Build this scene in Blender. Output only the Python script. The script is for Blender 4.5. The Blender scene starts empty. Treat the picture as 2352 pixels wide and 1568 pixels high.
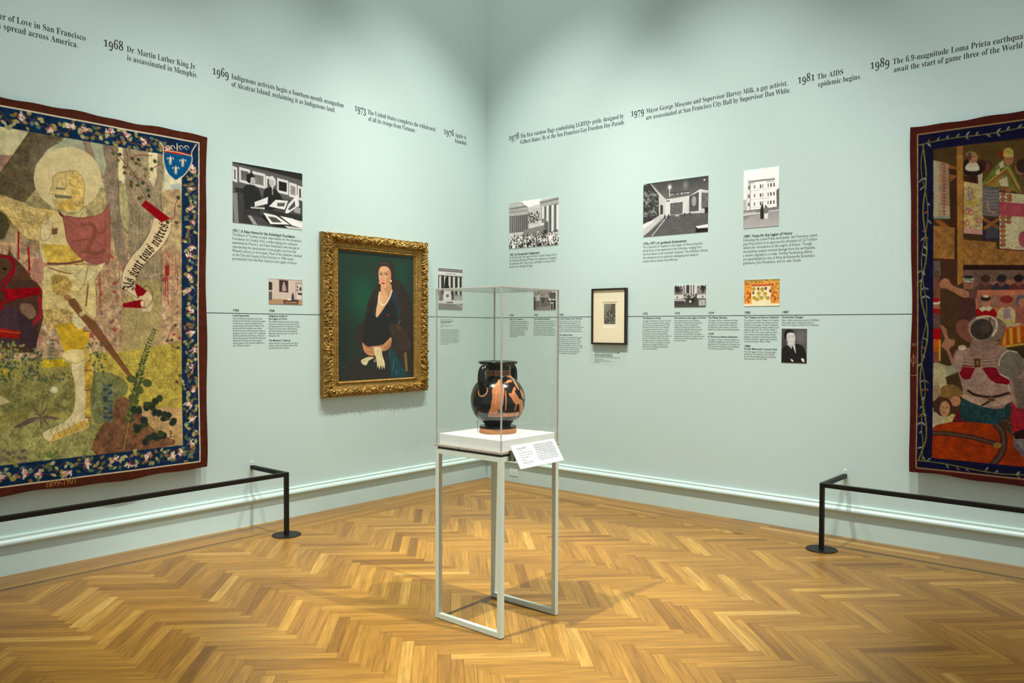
# A gallery corner: two mint walls with a printed timeline, tapestries, a portrait and a vase in a display case.
import bpy, math, random
import numpy as np
from mathutils import Matrix, Vector

scene = bpy.context.scene
COL = scene.collection
# ---------------------------------------------------------------- survey: where a picture point lies on a wall plane
CAM = np.array([-6.367, -5.8295, 1.6]); FPX = 1850.19; YAW = math.radians(40.676); PIT = math.radians(-1.591); ROL = math.radians(.167); SHY = 21.07
_f = np.array([math.cos(YAW)*math.cos(PIT), math.sin(YAW)*math.cos(PIT), math.sin(PIT)])
_r = np.cross(_f, [0, 0, 1.0]); _r /= np.linalg.norm(_r); _u = np.cross(_r, _f)
_r, _u = math.cos(ROL)*_r+math.sin(ROL)*_u, -math.sin(ROL)*_r+math.cos(ROL)*_u
def rays(P):
    P = np.asarray(P, float).reshape(-1, 2)
    return _f+np.outer((P[:, 0]-1176)/FPX, _r)-np.outer((P[:, 1]-784-SHY)/FPX, _u)
def px_left(P, off=0.0):
    d = rays(P); t = (-off-CAM[1])/d[:, 1]; q = CAM+d*t[:, None]; return np.stack([-q[:, 0], q[:, 2]], 1)
def px_right(P, off=0.0):
    d = rays(P); t = (-off-CAM[0])/d[:, 0]; q = CAM+d*t[:, None]; return np.stack([-q[:, 1], q[:, 2]], 1)

# ---------------------------------------------------------------- camera
cd = bpy.data.cameras.new('camera'); cam = bpy.data.objects.new('camera', cd); COL.objects.link(cam)
cd.sensor_fit = 'HORIZONTAL'; cd.sensor_width = 36.0; cd.lens = FPX/2352*36.0; cd.shift_y = SHY/2352; cd.clip_start = .05; cd.clip_end = 100
M = Matrix.Identity(4)
for i in range(3): M[i][0], M[i][1], M[i][2], M[i][3] = _r[i], _u[i], -_f[i], CAM[i]
cam.matrix_world = M; scene.camera = cam

# ---------------------------------------------------------------- light: a dim even room and spots on two ceiling tracks, plus added fill spots
wd = bpy.data.worlds.new('room_light'); scene.world = wd; wd.use_nodes = True
wd.node_tree.nodes['Background'].inputs[0].default_value = (.92, 1.0, 1.03, 1); wd.node_tree.nodes['Background'].inputs[1].default_value = .50
def spot(loc, aim, watts, deg, blend, col=(1, .965, .89), rad=.05):
    l = bpy.data.lights.new('track_or_fill_spot', 'SPOT'); l.energy = watts; l.spot_size = math.radians(deg); l.spot_blend = blend; l.color = col; l.shadow_soft_size = rad
    o = bpy.data.objects.new('track_or_fill_spot', l); COL.objects.link(o); o.location = loc
    o.rotation_euler = (Vector(aim)-Vector(loc)).to_track_quat('-Z', 'Y').to_euler()
spot((-5.62, -2.71, 7.0), (-3.0, -2.88, .9), 2700, 29, .6)       # crossing pair on the case
spot((-2.64, -6.25, 7.4), (-3.1, -2.80, .9), 3000, 29, .6)
spot((-1.00, -2.75, 7.0), (-1.25, 0, .80), 960, 51, 1.0)        # along the left wall
spot((-2.60, -2.85, 7.0), (-2.55, 0, .75), 910, 51, 1.0)
spot((-4.25, -2.85, 7.0), (-3.95, 0, .80), 740, 46, 1.0)
spot((-2.75, -1.00, 7.0), (0, -1.25, .80), 960, 51, 1.0)         # along the right wall
spot((-2.75, -2.65, 7.0), (0, -2.80, .75), 1230, 51, 1.0)
spot((-2.75, -4.60, 7.0), (0, -4.40, .80), 420, 47, 1.0)
spot((-2.75, -2.75, 7.0), (-.1, -.1, 5.4), 200, 62, 1.0)         # fill added to lift the dim upper corner
spot((-2.60, -4.90, 7.2), (-1.3, -5.0, 0), 720, 56, 1.0)         # two fills added to brighten the open floor
spot((-4.90, -2.70, 7.2), (-5.0, -2.0, 0), 300, 50, 1.0)  # second added floor fill
scene.view_settings.view_transform = 'Standard'; scene.view_settings.look = 'None'
scene.view_settings.exposure = 0.0; scene.view_settings.gamma = 1.0; scene.view_settings.use_curve_mapping = False

# ---------------------------------------------------------------- letter shapes: the built-in text tool's letters as flat triangles
def _rows(body, off, res):
    cu = bpy.data.curves.new('letters', 'FONT'); cu.body = '\n'.join(body); cu.size = 1.0; cu.offset = off; cu.resolution_u = res; cu.fill_mode = 'FRONT'; cu.space_line = 4.0
    o = bpy.data.objects.new('letters', cu); COL.objects.link(o); bpy.context.view_layer.update()
    me = bpy.data.meshes.new_from_object(o.evaluated_get(bpy.context.evaluated_depsgraph_get())); bpy.data.objects.remove(o); bpy.data.curves.remove(cu)
    V = np.empty(len(me.vertices)*3, np.float32); me.vertices.foreach_get('co', V); V = V.reshape(-1, 3).astype(float)
    me.calc_loop_triangles(); F = np.empty(len(me.loop_triangles)*3, np.int32); me.loop_triangles.foreach_get('vertices', F); bpy.data.meshes.remove(me)
    row = np.round(-(V[:, 1]-.25)/4.0).astype(int); return V, F.reshape(-1, 3), row
def letter_set(chars, up, low, dig, off, res=2):
    def mp(c):
        if up and 'A' <= c <= 'Z': return chr(up+ord(c)-65)
        if low and 'a' <= c <= 'z': return chr(low+ord(c)-97)
        if dig and '0' <= c <= '9': return chr(dig+ord(c)-48)
        return c
    h = mp('n'); G = [mp(c) for c in chars]
    V, F, row = _rows([h+h]+[h+c+h for c in G], 0, 1); wid = [V[row == i, 0].max() for i in range(len(G)+1)]
    V, F, row = _rows(G, off, res); out = {}
    for i, c in enumerate(chars):
        idx = np.nonzero(row == i)[0]; rm = np.full(len(V)+1, -1); rm[idx] = np.arange(len(idx)); f = F[row[F[:, 0]] == i] if len(F) else F
        P = V[idx, :2].copy(); P[:, 1] += 4.0*i; out[c] = (wid[i+1]-wid[0], P, rm[f])
    return out
_abc = 'ABCDEFGHIJKLMNOPQRSTUVWXYZabcdefghijklmnopqrstuvwxyz0123456789'
_sans = _abc+" .,'-+|:;()&\"\u2013\u00e9\u00fc\u00e4\u00f1"
FONT = {'S': letter_set(" +,-.136789ABCDFGHIJKLMPQRSTUVWabcdefghiklmnopqrstuvwxyz", 0x1D400, 0x1D41A, 0x1D7CE, -.007), 'I': letter_set(_sans, 0, 0, 0, 0.0), 'B': letter_set(_sans, 0, 0, 0, .019),
        'F': letter_set('Ilsontures ', 0x1D56C, 0x1D586, None, 0.0)}

# ---------------------------------------------------------------- flat pictures (woven, painted, printed)
def noise(h, w, sy, sx, seed):
    r = np.random.RandomState(seed)
    gh, gw = int(h/sy)+3, int(w/sx)+3
    g = r.rand(gh, gw).astype(np.float32)
    y = np.arange(h)/sy; x = np.arange(w)/sx
    y0 = y.astype(int); x0 = x.astype(int)
    fy = (y-y0)[:, None].astype(np.float32); fx = (x-x0)[None].astype(np.float32)
    fy = fy*fy*(3-2*fy); fx = fx*fx*(3-2*fx)
    a = g[y0][:, x0]*(1-fx)+g[y0][:, x0+1]*fx
    b = g[y0+1][:, x0]*(1-fx)+g[y0+1][:, x0+1]*fx
    return (a*(1-fy)+b*fy)*2-1

def smooth(P, n=5, closed=True):
    P = np.asarray(P, float); N = len(P); out = []
    rng = range(N) if closed else range(N-1)
    for i in rng:
        if closed:
            p0, p1, p2, p3 = P[(i-1) % N], P[i], P[(i+1) % N], P[(i+2) % N]
        else:
            p0, p1, p2, p3 = P[max(i-1, 0)], P[i], P[i+1], P[min(i+2, N-1)]
        for t in np.linspace(0, 1, n, endpoint=False):
            out.append(0.5*((2*p1)+(-p0+p2)*t+(2*p0-5*p1+4*p2-p3)*t*t+(-p0+3*p1-3*p2+p3)*t**3))
    if not closed: out.append(P[-1])
    return np.array(out)

class Cv:
    """A picture painted polygon by polygon into an array of colours."""
    def __init__(s, w, h, T, base, seed=1, fine=0.10, streak=(7, 1.5)):
        s.w, s.h, s.T = w, h, T
        s.a = np.empty((h, w, 3), np.float32); s.a[:] = base
        s.r = np.random.RandomState(seed)
        s.f = noise(h, w, 1.6, 1.6, seed)*0.6+noise(h, w, streak[0], streak[1], seed+1)*0.6
        s.c = noise(h, w, 26, 26, seed+2)*0.6+noise(h, w, 9, 9, seed+3)*0.5
    def mask(s, Q):
        x0, x1 = int(max(0, math.floor(Q[:, 0].min()))), int(min(s.w, math.ceil(Q[:, 0].max())+1))
        y0, y1 = int(max(0, math.floor(Q[:, 1].min()))), int(min(s.h, math.ceil(Q[:, 1].max())+1))
        if x1 <= x0 or y1 <= y0: return None
        d = np.zeros((y1-y0, x1-x0+1), np.uint8)
        n = len(Q)
        for i in range(n):
            (ax, ay), (bx, by) = Q[i], Q[(i+1) % n]
            if ay == by: continue
            if ay > by: ax, ay, bx, by = bx, by, ax, ay
            r0, r1 = max(y0, math.ceil(ay-.5)), min(y1-1, math.ceil(by-.5)-1)
            if r1 < r0: continue
            rr = np.arange(r0, r1+1)
            xc = ax+(rr+.5-ay)*(bx-ax)/(by-ay)
            ci = np.clip(np.ceil(xc-.5).astype(int)-x0, 0, x1-x0)
            d[rr-y0, ci] ^= 1
        m = np.bitwise_xor.accumulate(d, axis=1)[:, :-1].astype(bool)
        return m, x0, x1, y0, y1
    def put(s, Q, col, al=1.0, n=0.0, c=0.0, col2=None):
        k = s.mask(Q)
        if k is None: return
        m, x0, x1, y0, y1 = k
        v = s.a[y0:y1, x0:x1]
        C = np.empty_like(v); C[:] = col
        if col2 is not None:
            t = np.linspace(0, 1, y1-y0, dtype=np.float32)[:, None, None]
            C = C*(1-t)+np.array(col2, np.float32)*t
        g = 1+n*s.f[y0:y1, x0:x1]+c*s.c[y0:y1, x0:x1]
        C *= g[..., None]
        v[m] = v[m]*(1-al)+C[m]*al
    def poly(s, P, col, al=1.0, n=0.10, c=0.12, sm=0, col2=None):
        P = np.asarray(P, float)
        if sm: P = smooth(P, sm)
        s.put(s.T(P), col, al, n, c, col2)
    def ell(s, cx, cy, rx, ry, col, al=1.0, n=0.1, c=0.12, rot=0, k=28):
        t = np.linspace(0, 2*math.pi, k, endpoint=False)
        x, y = rx*np.cos(t), ry*np.sin(t); cr, sr = math.cos(rot), math.sin(rot)
        s.put(s.T(np.stack([cx+x*cr-y*sr, cy+x*sr+y*cr], 1)), col, al, n, c)
    def line(s, P, w, col, al=1.0, sm=0, taper=False, n=0.05):
        P = np.asarray(P, float)
        if sm: P = smooth(P, sm, False)
        Q = s.T(P); d = np.gradient(Q, axis=0); L = np.hypot(d[:, 0], d[:, 1])+1e-9
        N = np.stack([-d[:, 1]/L, d[:, 0]/L], 1)
        W = np.full(len(Q), w*s.k/2.0)
        if taper: W = W*np.linspace(1, .15, len(Q))
        s.put(np.concatenate([Q+N*W[:, None], (Q-N*W[:, None])[::-1]]), col, al, n, 0)
    def glyphs(s, font, text, P0, ex, ey, col, size):
        """text along a straight baseline: P0 origin, ex/ey picture vectors of one em"""
        x = 0.0
        for ch in text:
            adv, V, F = FONT[font][ch]
            if len(V):
                A = np.asarray(P0)+(np.outer(V[:, 0]+x, ex)+np.outer(V[:, 1], ey))*size
                Q = s.T(A)
                for f in F: s.put(Q[f], col)
            x += adv
    def glow(s, cx, cy, rx, ry, col, al=1.0):
        q = s.T(np.array([[cx, cy], [cx+rx, cy], [cx, cy+ry]], float)); X = (np.arange(s.w)-q[0, 0])/max(1, abs(q[1, 0]-q[0, 0])); Y = (np.arange(s.h)-q[0, 1])/max(1, abs(q[2, 1]-q[0, 1]))
        g = (np.exp(-2*(X[None]**2+Y[:, None]**2))*al)[..., None].astype(np.float32)
        s.a = s.a*(1-g)+np.array(col, np.float32)*g
    def half(s):
        a = s.a[:s.h//2*2, :s.w//2*2]
        return (a[0::2, 0::2]+a[1::2, 0::2]+a[0::2, 1::2]+a[1::2, 1::2])/4

def za(x0, y0, k):
    return lambda pts: [(x0+x/k, y0+y/k) for x, y in pts]

SS = 680.0     # woven picture: paint samples per metre (twice the mesh density)

def leaf(cv, x, y, l, w, ang, col, al=1.0):
    t = np.array([0, .25, .5, .75, 1.0]); e = np.array([0, .8, 1, .7, 0])*w/2
    X = np.concatenate([t*l, (t*l)[::-1]]); Y = np.concatenate([e, -e[::-1]])
    ca, sa = math.cos(ang), math.sin(ang)
    cv.put(cv.T(np.stack([x+X*ca-Y*sa, y+X*sa+Y*ca], 1)), col, al, .12, .1)

def blossom(cv, x, y, r, rnd, pal):
    a0 = rnd.uniform(0, 6.28)
    for i in range(rnd.randint(6, 10)):
        a = a0+rnd.uniform(-1.3, 1.3); l = r*rnd.uniform(.7, 1.25); b = a+rnd.uniform(-.6, .6)
        P = [(x, y), (x+l*.6*math.cos(a), y+l*.6*math.sin(a)), (x+l*math.cos(b), y+l*math.sin(b))]
        cv.line(P, r*.26, pal[rnd.randint(len(pal))], sm=4)
    cv.ell(x, y, r*.22, r*.22, (150, 70, 70))

def knight_tapestry():
    smax, zmax = 5.35, 3.12; smin, zmin = 3.10, .46
    w, h = int((smax-smin)*SS), int((zmax-zmin)*SS)
    def T(P):
        sz = px_left(P, .03); return np.stack([(smax-sz[:, 0])*SS, (zmax-sz[:, 1])*SS], 1)
    cv = Cv(w, h, T, (186, 166, 118), 11, streak=(9, 1.6)); cv.k = 2.0; rnd = np.random.RandomState(5)
    A, B = za(0, 200, 3.136), za(0, 650, 3.136)
    P = cv.poly
    # ---- distance: sky, hills, host of soldiers
    P([(-320, 180), (480, 300), (480, 480), (-320, 480)], (186, 184, 146))
    P([(-320, 180), (66, 308), (30, 356), (-320, 356)], (206, 196, 150))
    P([(-320, 350), (30, 357), (18, 400), (-320, 420)], (160, 124, 102), c=.25)
    P([(-320, 410), (420, 440), (420, 590), (-320, 590)], (166, 150, 104), c=.28)
    P([(-320, 500), (420, 500), (420, 560), (-320, 560)], (160, 140, 104), c=.3)
    P([(-320, 555), (420, 560), (420, 810), (-320, 850)], (178, 148, 112), c=.3)
    for i in range(420):
        x, y = rnd.uniform(-300, 416), rnd.uniform(585, 790)
        c = [(196, 174, 134), (160, 108, 92), (140, 120, 110), (182, 140, 112), (120, 84, 84), (206, 190, 156), (150, 62, 58)][rnd.randint(7)]
        cv.ell(x, y, rnd.uniform(2, 6), rnd.uniform(3, 8), c, .75, rot=rnd.uniform(0, 3))
    for i in range(120):
        x, y = rnd.uniform(-300, 414), rnd.uniform(560, 620)
        cv.line([(x, y), (x+rnd.uniform(-2, 2), y+rnd.uniform(30, 70))], .9, (150, 62, 54) if rnd.rand() < .6 else (130, 100, 84))
    # ---- trees
    P(A([(245, 270), (520, 330), (345, 450), (262, 560), (245, 650), (268, 730), (180, 832), (0, 770), (-500, 700), (-500, 560), (0, 625), (90, 500)]), (98, 86, 62), n=.22, c=.25)
    P(A([(0, 890), (92, 962), (40, 1080), (0, 1105), (-400, 1150), (-400, 850)]), (82, 72, 48), n=.2)
    P(A([(240, 360), (470, 385), (330, 460), (262, 560), (240, 640), (200, 560)]), (112, 102, 80), .7, n=.25)
    P(A([(520, 330), (760, 380), (765, 640), (745, 665), (640, 520), (560, 450), (400, 440)]), (164, 166, 136))
    P(A([(590, 360), (645, 372), (690, 520), (762, 652), (742, 662), (650, 520), (620, 470)]), (140, 120, 96), n=.2)
    P(A([(735, 380), (905, 400), (900, 600), (858, 800), (880, 1000), (925, 1262), (880, 1300), (830, 1160), (790, 900), (750, 680), (768, 560)]), (138, 120, 98), n=.28, c=.2)
    P(A([(858, 390), (893, 395), (912, 660), (905, 695), (858, 670)]), (220, 204, 158))
    P(A([(885, 395), (1070, 420), (1082, 670), (1106, 720), (1130, 650), (1138, 430), (1206, 445), (1166, 760), (1160, 1600), (880, 1600), (950, 1300), (922, 1050), (936, 900), (902, 650)]), (148, 132, 104), n=.3, c=.2)
    P(A([(1068, 420), (1140, 430), (1130, 650), (1106, 716), (1080, 660)]), (222, 208, 162))
    P(A([(1198, 570), (1312, 600), (1308, 745), (1188, 742)]), (214, 204, 168))
    P(A([(1230, 700), (1310, 690), (1308, 745), (1220, 745)]), (176, 180, 168))
    P(A([(1188, 742), (1308, 738), (1308, 1180), (1166, 1180)]), (176, 152, 112), c=.28)
    P(A([(870, 690), (905, 700), (936, 900), (925, 1060), (880, 1000), (862, 830)]), (168, 158, 112), c=.2)
    P(B([(884, -20), (1160, -20), (1157, 445), (890, 495)]), (166, 148, 100), n=.26)
    for i in range(60):
        x = rnd.uniform(760, 1150); y = rnd.uniform(600, 1400)
        cv.line(A([(x, y), (x+rnd.uniform(-14, 14), y+rnd.uniform(60, 200))]), .8, (104, 88, 68), .7)
    cv.line(A([(858, 650), (862, 830), (885, 1000), (930, 1060), (905, 1020)]), 1.3, (96, 80, 60), sm=4)
    cv.line(A([(1160, 760), (1168, 900), (1160, 1568)]), 1.2, (96, 82, 62), sm=4)
    cv.line(A([(205, 335), (90, 500), (0, 625)]), 1.2, (60, 52, 38))
    # ---- meadow
    P(B([(-900, 560), (0, 560), (520, 520), (900, 490), (1300, 425), (1310, 1180), (0, 1335), (-900, 1430)]), (150, 140, 80), n=.2, c=.25)
    P(B([(640, 520), (900, 490), (1300, 425), (1306, 900), (900, 880), (700, 660)]), (176, 158, 76), n=.2, c=.22)
    P(B([(300, 560), (520, 540), (520, 600), (300, 610)]), (188, 160, 50), .9, c=.3)
    P(B([(-900, 620), (90, 620), (90, 690), (-900, 700)]), (188, 166, 62), .9, c=.3)
    P(B([(650, 660), (800, 650), (910, 720), (900, 800), (850, 840), (780, 970), (680, 1010), (640, 850)]), (108, 112, 72), .9, n=.25, c=.3, sm=4)
    P(B([(-900, 700), (520, 700), (540, 930), (0, 930), (-900, 950)]), (126, 124, 74), .7, n=.3, c=.3)
    P(B([(60, 1000), (420, 990), (680, 1010), (690, 1230), (-200, 1330)]), (150, 148, 92), .8, n=.35, c=.25)
    P(B([(1000, 880), (1306, 905), (1308, 1166), (1210, 1156), (1010, 965)]), (188, 154, 106), c=.2)
    P(B([(830, 850), (880, 815), (960, 880), (1012, 962), (1100, 1060), (1240, 1160), (676, 1232), (700, 1060), (780, 965)]), (114, 80, 56), n=.25, c=.3, sm=3)
    for i in range(26):
        y = rnd.uniform(440, 860); x = rnd.uniform(900, 1250)
        cv.line(B([(x, y), (x+rnd.uniform(30, 90), y+rnd.uniform(-8, 8))]), 1.1, (120, 108, 52), .6)
    # ---- horse and rider's trappings at the left
    P(A([(-300, 1180), (0, 1200), (55, 1210), (70, 1168), (92, 1215), (180, 1305), (262, 1450), (305, 1600), (-300, 1600)]), (88, 60, 42), n=.2, sm=3)
    P(B([(-400, -30), (255, -20), (310, 60), (322, 200), (300, 300), (262, 440), (240, 500), (100, 505), (-400, 480)]), (78, 52, 40), n=.2)
    cv.ell(12, 618, 5, 3, (30, 20, 16))
    P(B([(150, 150), (230, 160), (260, 230), (200, 260), (150, 200)]), (150, 120, 96), .7, sm=4)
    for q in ([(-40, 1225), (60, 1222), (102, 1262), (95, 1345), (45, 1420), (0, 1475)], [(60, 1222), (100, 1300), (20, 1400), (-40, 1440)]):
        cv.line(A(q), 4.2, (150, 22, 34), sm=5)
    P(A([(28, 1455), (290, 1442), (302, 1492), (40, 1545), (28, 1500)]), (150, 26, 34), c=.25)
    cv.line(B([(0, 115), (30, 150), (290, 55)]), 2.5, (120, 20, 28))
    P(B([(-400, 100), (0, 120), (40, 160), (0, 330), (-400, 300)]), (140, 26, 32), .9)
    P(B([(20, 160), (130, 200), (235, 300), (255, 480), (120, 450), (-400, 420), (-400, 200), (0, 200)]), (72, 52, 58), n=.2, sm=3)
    for i in range(12):
        x = 120+i*11; cv.line(B([(x, 200+i*8), (x+25, 320), (x+18, 470)]), 1.3, (46, 32, 38), sm=4)
    P(B([(-400, 300), (0, 325), (152, 348), (130, 402), (-400, 370)]), (156, 40, 34), c=.2)
    cv.line(B([(-400, 330), (0, 345), (140, 362)]), 1.2, (190, 140, 70))
    P(B([(270, 90), (305, 110), (302, 250), (240, 310), (230, 290), (280, 220)]), (160, 44, 56), .9)
    for q in ([(137, 1030), (134, 1245)], [(205, 1150), (216, 1325)]): cv.line(A(q), 3.2, (160, 28, 34))
    for q in ([(726, 1370), (724, 1568)], [(1205, 1240), (1210, 1568)], [(1195, 1290), (1193, 1500)]): cv.line(A(q), 2.2, (160, 50, 42))
    P(A([(1190, 1285), (1222, 1285), (1222, 1360), (1190, 1362)]), (150, 44, 40), .9)
    P(A([(235, 1270), (290, 1225), (345, 1240), (345, 1390), (240, 1395)]), (182, 130, 110), .8, sm=4)
    # ---- shining halo and armoured figure
    cv.ell(157, 410.5, 78.5, 72, (212, 194, 144), n=.08, c=.07, rot=.08, k=60)
    for i in range(44):
        t = i/44*6.283; cv.ell(157+78.5*math.cos(t+.0), 410.5+72*math.sin(t), .9, .9, (176, 156, 108), .8)
    body = (212, 192, 134); gold = (202, 170, 82); ink = (128, 106, 62)
    arm = A([(-60, 760), (0, 780), (180, 832), (232, 862), (412, 890), (390, 935), (330, 1012), (292, 1112), (200, 1092), (110, 1012), (40, 912), (0, 890), (-60, 870)])
    P(arm, (204, 178, 116), n=.22, c=.25); cv.line(arm, 1.0, ink, sm=3)
    for i in range(26):
        x = rnd.uniform(30, 380); y = 850+x*.15+rnd.uniform(-20, 120)
        cv.line(A([(x, y), (x+rnd.uniform(-12, 12), y+rnd.uniform(30, 80))]), 1.3, (188, 148, 60), .6)
    P(A([(410, 898), (480, 930), (560, 940), (640, 960), (660, 1240), (600, 1268), (345, 1278), (300, 1205), (285, 1110), (310, 1020)]), body, sm=3)
    P(A([(298, 1130), (492, 1140), (625, 1232), (600, 1268), (350, 1278)]), (206, 174, 82), c=.2)
    cv.ell(108, 532, 17, 29, (216, 196, 146), rot=.15); cv.line(A([(300, 1000), (292, 1090), (330, 1110), (372, 1060), (380, 980)]), 1, ink, sm=4)
    P(A([(375, 1020), (420, 1015), (415, 1060), (378, 1065)]), (124, 84, 54))
    helm = A([(383, 655), (420, 618), (500, 605), (545, 605), (592, 645), (615, 705), (608, 785), (602, 862), (575, 900), (515, 912), (450, 888), (400, 852), (382, 800), (380, 790), (468, 786), (355, 768), (370, 728), (383, 718)])
    P(helm, (210, 186, 124), c=.2); cv.line(helm+[helm[0]], 1.3, ink)
    P(A([(500, 620), (560, 620), (605, 700), (598, 850), (540, 880), (520, 760)]), (200, 164, 78), .4, c=.4, sm=3)
    P(A([(420, 850), (510, 810), (525, 880), (450, 885)]), (196, 152, 60), .6, c=.3, sm=3)
    P(A([(404, 722), (472, 730), (472, 742), (408, 738)]), (122, 112, 84)); P(A([(393, 774), (522, 786), (515, 806), (400, 800)]), (116, 110, 84))
    for q in ([(500, 690), (540, 720), (600, 730)], [(520, 800), (540, 850), (605, 862)], [(470, 640), (480, 720)], [(500, 640), (560, 660), (560, 710), (515, 712), (500, 670)]):
        cv.line(A(q), .9, (160, 124, 60), sm=4)
    P(A([(418, 885), (470, 932), (462, 948), (430, 922)]), (104, 54, 46))
    P(A([(470, 925), (560, 908), (620, 870), (630, 930), (560, 945)]), (200, 184, 130))
    cloak = A([(458, 928), (560, 940), (640, 936), (740, 912), (792, 858), (797, 1180), (790, 1252), (742, 1276), (640, 1262), (560, 1205), (492, 1122), (470, 1020)])
    P(cloak, (160, 94, 82), n=.16, sm=3); cv.line(cloak+[cloak[0]], 1.1, (110, 60, 50), sm=3)
    lion = (128, 76, 60)
    for q, wd in (([(640, 980), (680, 1000), (690, 1060), (660, 1120), (640, 1180), (700, 1200), (760, 1170)], 16), ([(690, 1040), (740, 1050), (770, 1010), (760, 960)], 8), ([(660, 1100), (600, 1100), (520, 1115)], 8), ([(640, 1180), (590, 1190)], 7), ([(640, 985), (590, 1000), (600, 975)], 7), ([(750, 1100), (770, 1150), (720, 1230), (620, 1225)], 4)):
        cv.line(A(q), wd/1.6, lion, .85, sm=5)
    cv.line(A([(340, 1272), (480, 1272), (605, 1250)]), 5, (112, 72, 56), sm=4)
    P(A([(322, 1292), (500, 1280), (700, 1286), (765, 1262), (690, 1380), (705, 1600), (303, 1600), (310, 1400)]), (212, 194, 138), c=.15)
    P(B([(305, -20), (705, -20), (697, 235), (600, 330), (642, 400), (600, 485), (460, 505), (400, 330), (350, 345), (310, 230)]), (210, 190, 130), c=.15)
    cv.ell(142, 656, 24, 24, (170, 140, 74), .8, n=.4, c=.4); cv.ell(132, 640, 14, 10, (140, 112, 56), .6, n=.5)
    P(A([(548, 1360), (620, 1290), (702, 1340), (612, 1425)]), (216, 200, 150)); cv.line(A([(548, 1360), (620, 1290), (702, 1340), (612, 1425), (548, 1360)]), 1, ink)
    cv.line(A([(350, 1300), (440, 1330), (520, 1345)]), 3, (150, 104, 70), sm=3)
    P(B([(310, 195), (420, 180), (522, 205), (520, 285), (400, 320), (350, 345), (320, 250)]), (188, 162, 102), n=.4, c=.25)
    P(B([(400, 300), (520, 288), (602, 335), (645, 360), (630, 475), (470, 502), (442, 420)]), (200, 164, 58), c=.2)
    P(B([(522, 210), (600, 250), (622, 300), (575, 340), (525, 290)]), (220, 204, 158))
    cv.line(B([(640, 10), (622, 170)]), 3.4, (124, 84, 60))
    grv = B([(512, 575), (650, 555), (668, 660), (642, 800), (620, 960), (628, 1040), (470, 1100), (340, 1142), (296, 1076), (410, 1022), (500, 950), (528, 870), (532, 740), (512, 640)])
    P(grv, (214, 198, 150), c=.14, sm=3); cv.line(grv+[grv[0]], 1.2, ink, sm=3)
    P(B([(606, 570), (655, 556), (668, 660), (642, 800), (626, 975), (598, 972), (612, 800), (600, 640)]), (194, 158, 72), c=.3)
    cv.ell(172, 819, 29, 17, (220, 202, 142)); cv.ell(200, 805, 9, 9, (220, 200, 140)); cv.line(B([(450, 540), (540, 580), (640, 530)]), 1, ink, sm=4)
    P(B([(598, 440), (640, 440), (645, 560), (600, 570)]), (200, 170, 92))
    for y in (345, 628, 770, 965): cv.line(B([(600, y), (650, y+4)]), 2.6, (120, 84, 56))
    P(B([(340, 1142), (620, 1040), (628, 1000), (590, 985), (480, 1040), (380, 1085)]), (196, 160, 70), .8)
    for i in range(6):
        x = 350+i*42; cv.line(B([(x, 1060-i*14), (x+18, 1095-i*16), (x+26, 1120-i*14)]), 1, ink, sm=3)
    P(B([(-60, 790), (-20, 800), (70, 855), (-20, 880), (-60, 876)]), (200, 184, 128))
    def hatch(fn, x0, x1, y0, y1, n_, l, col, al=.5, slope=.25, w_=.9):
        for i in range(n_):
            x, y = rnd.uniform(x0, x1), rnd.uniform(y0, y1); d = rnd.uniform(.5, 1)*l
            cv.line(fn([(x, y), (x+d*.5, y+d*.5*slope+rnd.uniform(-6, 6)), (x+d, y+d*slope)]), w_, col, al, sm=3)
    hatch(A, 60, 330, 880, 1000, 40, 60, ink, .5); hatch(A, 320, 460, 960, 1230, 30, 50, (150, 124, 72), .5, -.2)
    hatch(A, 330, 560, 1290, 1560, 70, 60, (150, 124, 70), .55, .1); hatch(B, 320, 640, 0, 330, 80, 50, (150, 122, 66), .5, .2)
    hatch(A, 400, 580, 640, 880, 26, 40, (160, 126, 60), .5, .1); hatch(B, 520, 610, 600, 940, 24, 16, (176, 150, 96), .5, .2)
    hatch(A, 480, 780, 960, 1240, 50, 40, (128, 66, 58), .4, 1.2); hatch(A, 0, 240, 1250, 1560, 50, 40, (58, 38, 28), .5, 1.0)
    hatch(B, 0, 520, 720, 1180, 260, 18, (96, 100, 56), .45, -2.2); hatch(B, 660, 1290, 500, 880, 120, 40, (140, 122, 50), .45, .05)
    hatch(A, 760, 1290, 1180, 1560, 150, 20, (104, 70, 62), .5, 1.5); hatch(B, 660, 890, 20, 480, 90, 26, (110, 76, 66), .5, .6); hatch(A, 760, 1150, 500, 1500, 120, 30, (104, 92, 74), .4, 4.0)
    hatch(A, 180, 300, 720, 900, 40, 40, (128, 120, 74), .5, .1); hatch(B, 1165, 1290, 20, 430, 60, 20, (120, 80, 66), .5, 1.0)
    cv.line(A([(600, 905), (575, 945), (560, 935)]), 1.4, ink); cv.line(A([(640, 1290), (610, 1420), (560, 1480)]), 1.4, ink, sm=3); cv.line(A([(690, 1390), (700, 1568)]), 1.2, ink)
    cv.line(B([(310, 230), (350, 345), (400, 320), (520, 285), (525, 205)]), 1.2, ink); cv.line(B([(400, 330), (442, 420), (460, 500)]), 1.2, ink); cv.line(B([(700, 0), (697, 230), (690, 260)]), 1.2, ink)
    # sword
    P(B([(488, 112), (542, 112), (605, 210), (692, 290), (972, 708), (955, 722), (590, 262), (500, 152)]), (120, 80, 52), n=.15)
    cv.line(B([(540, 115), (692, 290), (972, 708)]), .9, (80, 50, 32)); P(B([(568, 222), (602, 200), (618, 225), (588, 248)]), (190, 170, 118))
    cv.ell(156, 683, 9, 6, (150, 110, 70))
    # ---- plants
    grn = [(74, 86, 58), (92, 100, 66), (60, 76, 60), (110, 116, 76), (84, 92, 84)]
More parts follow.
